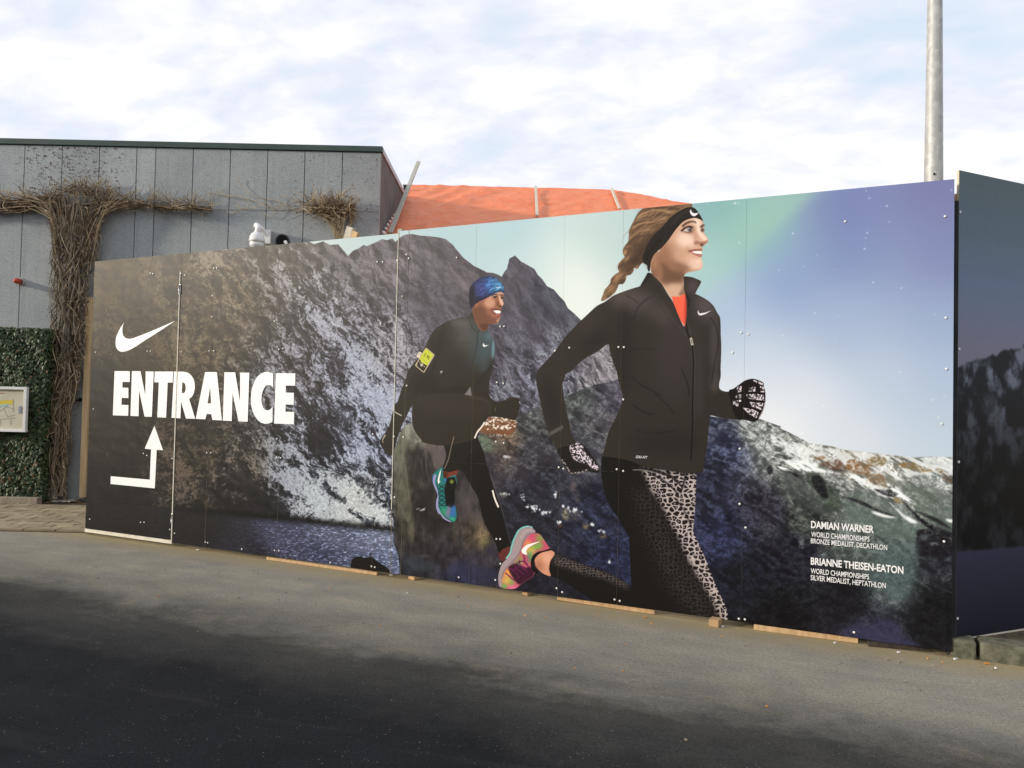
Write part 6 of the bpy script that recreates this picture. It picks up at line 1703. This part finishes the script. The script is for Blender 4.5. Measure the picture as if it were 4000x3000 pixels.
# timber packing under the sheets and offcuts behind them
def gpt(U, V, z=0.0):
    return on_z(U, V, z)
def plank(label, a, b_, w, h, m, cat='plank', name='plank', back=0.0, group='timber lying along the foot of the hoarding'):
    """front lower edge runs from pixel a to pixel b_ on the road"""
    p, q = gpt(*a), gpt(*b_)
    d = (q - p) / np.linalg.norm(q - p)
    nb = np.array([-d[1], d[0], 0])
    if nb[1] < 0:
        nb = -nb
    o = MB().beam(p + nb * (w / 2 + back) + (0, 0, h / 2 + .002), q + nb * (w / 2 + back) + (0, 0, h / 2 + .002), w, h)
    return tag(o.build(name, M[m], bevel=.003), label, cat, group)
plank('long pale timber plank on the road under the printed lake', (1040, 2187), (1471, 2249), .045, .030, 'timber')
plank('timber plank wedged under the woman runner printed leg', (2176, 2345), (2556, 2402), .06, .038, 'timber')
plank('timber plank under the printed captions near the right end', (2944, 2462), (3352, 2515), .06, .040, 'timber')
plank('small timber block under the printed boulder', (1595, 2262), (1617, 2268), .16, .042, 'timber', 'block', 'timber_block')
plank('small timber block under the printed trailing shoe', (2040, 2325), (2060, 2330), .18, .036, 'timber', 'block', 'timber_block')
plank('chunky timber block beneath the leopard print leg', (2768, 2448), (2806, 2454), .16, .055, 'timber', 'block', 'timber_block')
plank('dark stained timber under the right end of the hoarding', (3392, 2526), (3640, 2548), .05, .03, 'dark_timber')
for label, (u0, v0), (u1, v1), wd in (('taller pale timber offcut poking above the hoarding beside the tarpaulin', (1352, 960), (1372, 888), .075), ('shorter pale timber offcut poking above the hoarding next to the tall one', (1378, 960), (1392, 906), .06)):
    pl = lambda U, V: on_plane(U, V, WA - WN * .26, WN)
    p, q = pl(u0, v0), pl(u1, v1)
    d = (q - p) / np.linalg.norm(q - p)
    p = q - d * (q[2] / d[2]) * .995
    tag(MB().beam(p, q, wd * 1.2, .045, WN).build('timber_prop', M['timber'] if wd < .07 else M['batten'], bevel=.003), label, 'timber', 'timber props behind the hoarding')

# ---------------------------------------------------------------- hoarding round the corner at the right
RD = ray(8626, 1690)
RD = np.array([RD[0], RD[1], 0])
RD /= np.linalg.norm(RD)
RN = np.array([RD[1], -RD[0], 0])
R0 = WB + WT * .055 - WN * .10
R0 = on_plane(3738, 2000, R0, RN)
def rp(s, z, off=0.0):
    p = R0 + RD * s + RN * off
    return np.array([p[0], p[1], z])
def ret_z(U, V):
    p = on_plane(U, V, R0, RN)
    return float(np.dot(p - R0, RD)), float(p[2])
rz0, rz1 = ret_z(3738, 2508)[1], ret_z(3746, 664)[1]
RL = 2.44
# its print: dusk sky, dark wooded hill and water
RW, RH = 520, 720
ry, rx_ = np.mgrid[0:RH, 0:RW].astype(np.float32)
zz = rz1 - ry / RH * (rz1 - rz0)
ss_ = rx_ / RW * RL
def vz(V):
    return ret_z(3800, V)[1]
zs = [vz(v) for v in (700, 900, 1100, 1250, 1380, 1450, 1700, 2100, 2160, 2300, 2480)]
def grad(ch):
    return np.interp(-zz, [-q for q in zs], ch).astype(np.float32)
top = np.stack([grad([96, 100, 112, 124, 134, 134, 134, 134, 56, 46, 34]), grad([112, 120, 130, 132, 132, 132, 132, 132, 57, 47, 34]), grad([118, 134, 156, 158, 150, 148, 148, 148, 78, 64, 48])], -1)
tree = fbm(ss_ * 9, zz * 7, 5, 412)
hillz = vz(1385) + .12 * np.sin(ss_ * 2.2 - .6) + .05 * (fbm(ss_ * 9, zz * 0 + 3, 3, 401) - .5) * 2
hm_ = sstep(0, .03, hillz - zz) * sstep(vz(2150) - .02, vz(2150) + .02, zz)
tcol = np.stack([20 + 92 * sstep(.42, .75, tree), 24 + 94 * sstep(.42, .75, tree), 30 + 102 * sstep(.42, .75, tree)], -1) * (.35 + .75 * sstep(vz(1900), vz(1400), zz))[..., None]
top = top * (1 - hm_[..., None]) + tcol * hm_[..., None]
top += (fbm(ss_ * 60, zz * 60, 2, 421) - .5)[..., None] * 5
img2 = bpy.data.images.new('return_print', RW, RH, alpha=False)
buf = np.ones((RH, RW, 4), np.float32)
buf[..., :3] = np.clip(top[::-1] / 255, 0, 1)
img2.pixels.foreach_set(buf.ravel())
img2.update()
img2.pack()
M['print2'] = print_mat('return_print', img2)
ret = thing('return_hoarding', 'dark blue printed hoarding angled away at the right edge', 'hoarding', R0)
_zb, _zt = ZB, ZT
ZB, ZT = rz0, rz1
pr = panel('panel', 0, RL / 2 - .002, rz0 + .022, rz1, ret, 0, P=rp, wl=RL, m='print2')
panel('panel', RL / 2 + .002, RL, rz0 + .022, rz1, ret, 0, P=rp, wl=RL, m='print2')
ZB, ZT = _zb, _zt
rb = lambda s0, s1, z0, z1, o0, o1: MB().box(rp((s0 + s1) / 2, (z0 + z1) / 2, (o0 + o1) / 2), ((s1 - s0) / 2, abs(o1 - o0) / 2, (z1 - z0) / 2), (RD, RN, ZUP))
rb(0, RL, rz0 - .008, rz0 + .020, -.018, .004).build('bottom_edge', M['cream'], ret)
for s in (.08, RL / 2, RL - .08):
    rb(s - .035, s + .035, .1, rz1 - .15, -.10, -.02).build('post', M['timber'], ret)
scr2 = MB().lathe((0, 0, 0), [(.0105, 0), (.010, .0025), (.006, .004)], RN, 10).mesh('screw', M['zinc'])
for fr, (x, y) in (('J', (1636, 1031)), ('I', (1646, 895)), ('K', (1651, 1578)), ('K', (1654, 394))):
    s, z = ret_z(*pix(fr, [(x, y)])[0])
    inst(scr2, 'screw', pr, [float(q) for q in rp(max(s, .012), z, .001)])
# dark corner post in the gap
cpz = ret_z(3735, 783)[1]
q = WB + WT * .004 - WN * .09
MB().box((q[0], q[1], cpz / 2), (.028, .03, cpz / 2), (WT, WN, ZUP)).build('corner_post', M['backing'], hoard)

# ---------------------------------------------------------------- unseen building, added so its eaves shade the near half of the road
ac = thing('shade_building', 'unseen dark brick building added across the street to shade the road', 'building', wp(-8, 0, 18.6))
bh, bdist = 6.2, 18.4
def ab(s0, s1, z0, z1, o0, o1, name, m, par=None):
    return MB().box(wp((s0 + s1) / 2, (z0 + z1) / 2, (o0 + o1) / 2), ((s1 - s0) / 2, abs(o1 - o0) / 2, (z1 - z0) / 2), (WT, WN, ZUP)).build(name, m, par or ac)
M['brick'] = mottled('dark_brick', (.10, .055, .04), (.17, .09, .065), 6, .9)
M['dark_glass'] = mat('dark_glass', (.02, .025, .03), .08, .5)[0]
ab(-52, 26, 0, bh - .3, bdist, bdist + 9, 'wall', M['brick'])
ab(-52.3, 26.3, bh - .3, bh, bdist - .25, bdist + 9.25, 'roof', M['joint'])
for i in range(18):
    s_ = -49 + i * 4.2
    for z_ in (1.0, 3.7):
        wn_ = ab(s_, s_ + 1.7, z_, z_ + 1.4, bdist - .04, bdist + .02, 'window', M['white_plastic'])
        ab(s_ + .08, s_ + 1.62, z_ + .08, z_ + 1.32, bdist - .05, bdist - .03, 'pane', M['dark_glass'], wn_)

# ---------------------------------------------------------------- kerb, verge, litter
k0, k1 = on_z(3740, 2571), on_z(4000, 2604)
kd = (k1 - k0) / np.linalg.norm(k1 - k0)
kn = np.array([-kd[1], kd[0], 0])
kj = on_z(3822, 2581)
sj = float(np.dot(kj - k0, kd))
M['kerb'] = mottled('kerb_concrete', (.075, .075, .05), (.18, .175, .125), 14, .95, bd=.006)
kg = 'kerb stones at the corner'
def kerb(a, b_, label):
    o = MB().box(k0 + kd * (a + b_) / 2 + kn * .10 + (0, 0, .032), ((b_ - a) / 2, .10, .095), (kd, kn, ZUP))
    return tag(o.build('kerb_stone', M['kerb'], bevel=.018), label, 'kerb stone', kg)
kerb(-.035, sj - .012, 'mossy concrete kerb stone half hidden by the hoarding end')
kerb(sj + .012, sj + 1.0, 'concrete kerb stone right of the dark joint at the road edge')
kerb(sj + 1.02, sj + 2.0, 'concrete kerb stone farthest along the soil verge')
vg = MB()
v0, v1 = k0 + kd * (sj - 1.6) + kn * .19, k0 + kd * 9 + kn * .19
n_ = 26
vv = []
rn = random.Random(3)
for j in range(7):
    for i in range(n_ + 1):
        p = v0 + (v1 - v0) * i / n_ + kn * j * .5
        vv.append((p[0], p[1], (.105 if j else .10) + rn.uniform(-.012, .015)))
vg.add(vv, [(j * (n_ + 1) + i, j * (n_ + 1) + i + 1, (j + 1) * (n_ + 1) + i + 1, (j + 1) * (n_ + 1) + i) for j in range(6) for i in range(n_)])
tag(vg.build('verge', mottled('verge_soil', (.05, .038, .024), (.13, .10, .065), 16, .95, bd=.012)), kind='structure')
lt = MB()
rn = random.Random(41)
def chip(U, V, l, w, mi):
    p = on_z(U, V, .008)
    a = rn.uniform(-.5, .5)
    d = np.array([math.cos(a), math.sin(a), 0])
    lt.box(p, (l / 2, w / 2, .005), (d, np.array([-d[1], d[0], 0]), ZUP), mi)
for U, V, l, mi in ((3855, 2591, .034, 0), (3400, 2513, .03, 0), (3455, 2525, .02, 0), (3733, 2573, .03, 1), (3510, 2547, .02, 1), (3262, 2510, .016, 1), (772, 2147, .03, 1), (2823, 2447, .02, 1), (2300, 2352, .014, 1), (2520, 2410, .02, 0), (3890, 2609, .012, 1), (1590, 2317, .014, 1)):
    chip(U, V, l, .012, mi)
for i in range(70):
    U = rn.uniform(0, 4000)
    V = 2110 + (U / 4000) * 480 + abs(rn.gauss(0, 130))
    if V < 2990 and U > 350:
        chip(U, V, rn.uniform(.006, .016), rn.uniform(.004, .010), rn.choice((0, 2, 2, 2, 2)))
tag(lt.build('litter', [M['orange_chip'], M['white_plastic'], M['timber_old']]), 'scattered wood chips and white scraps along the road', 'litter', kind='stuff')
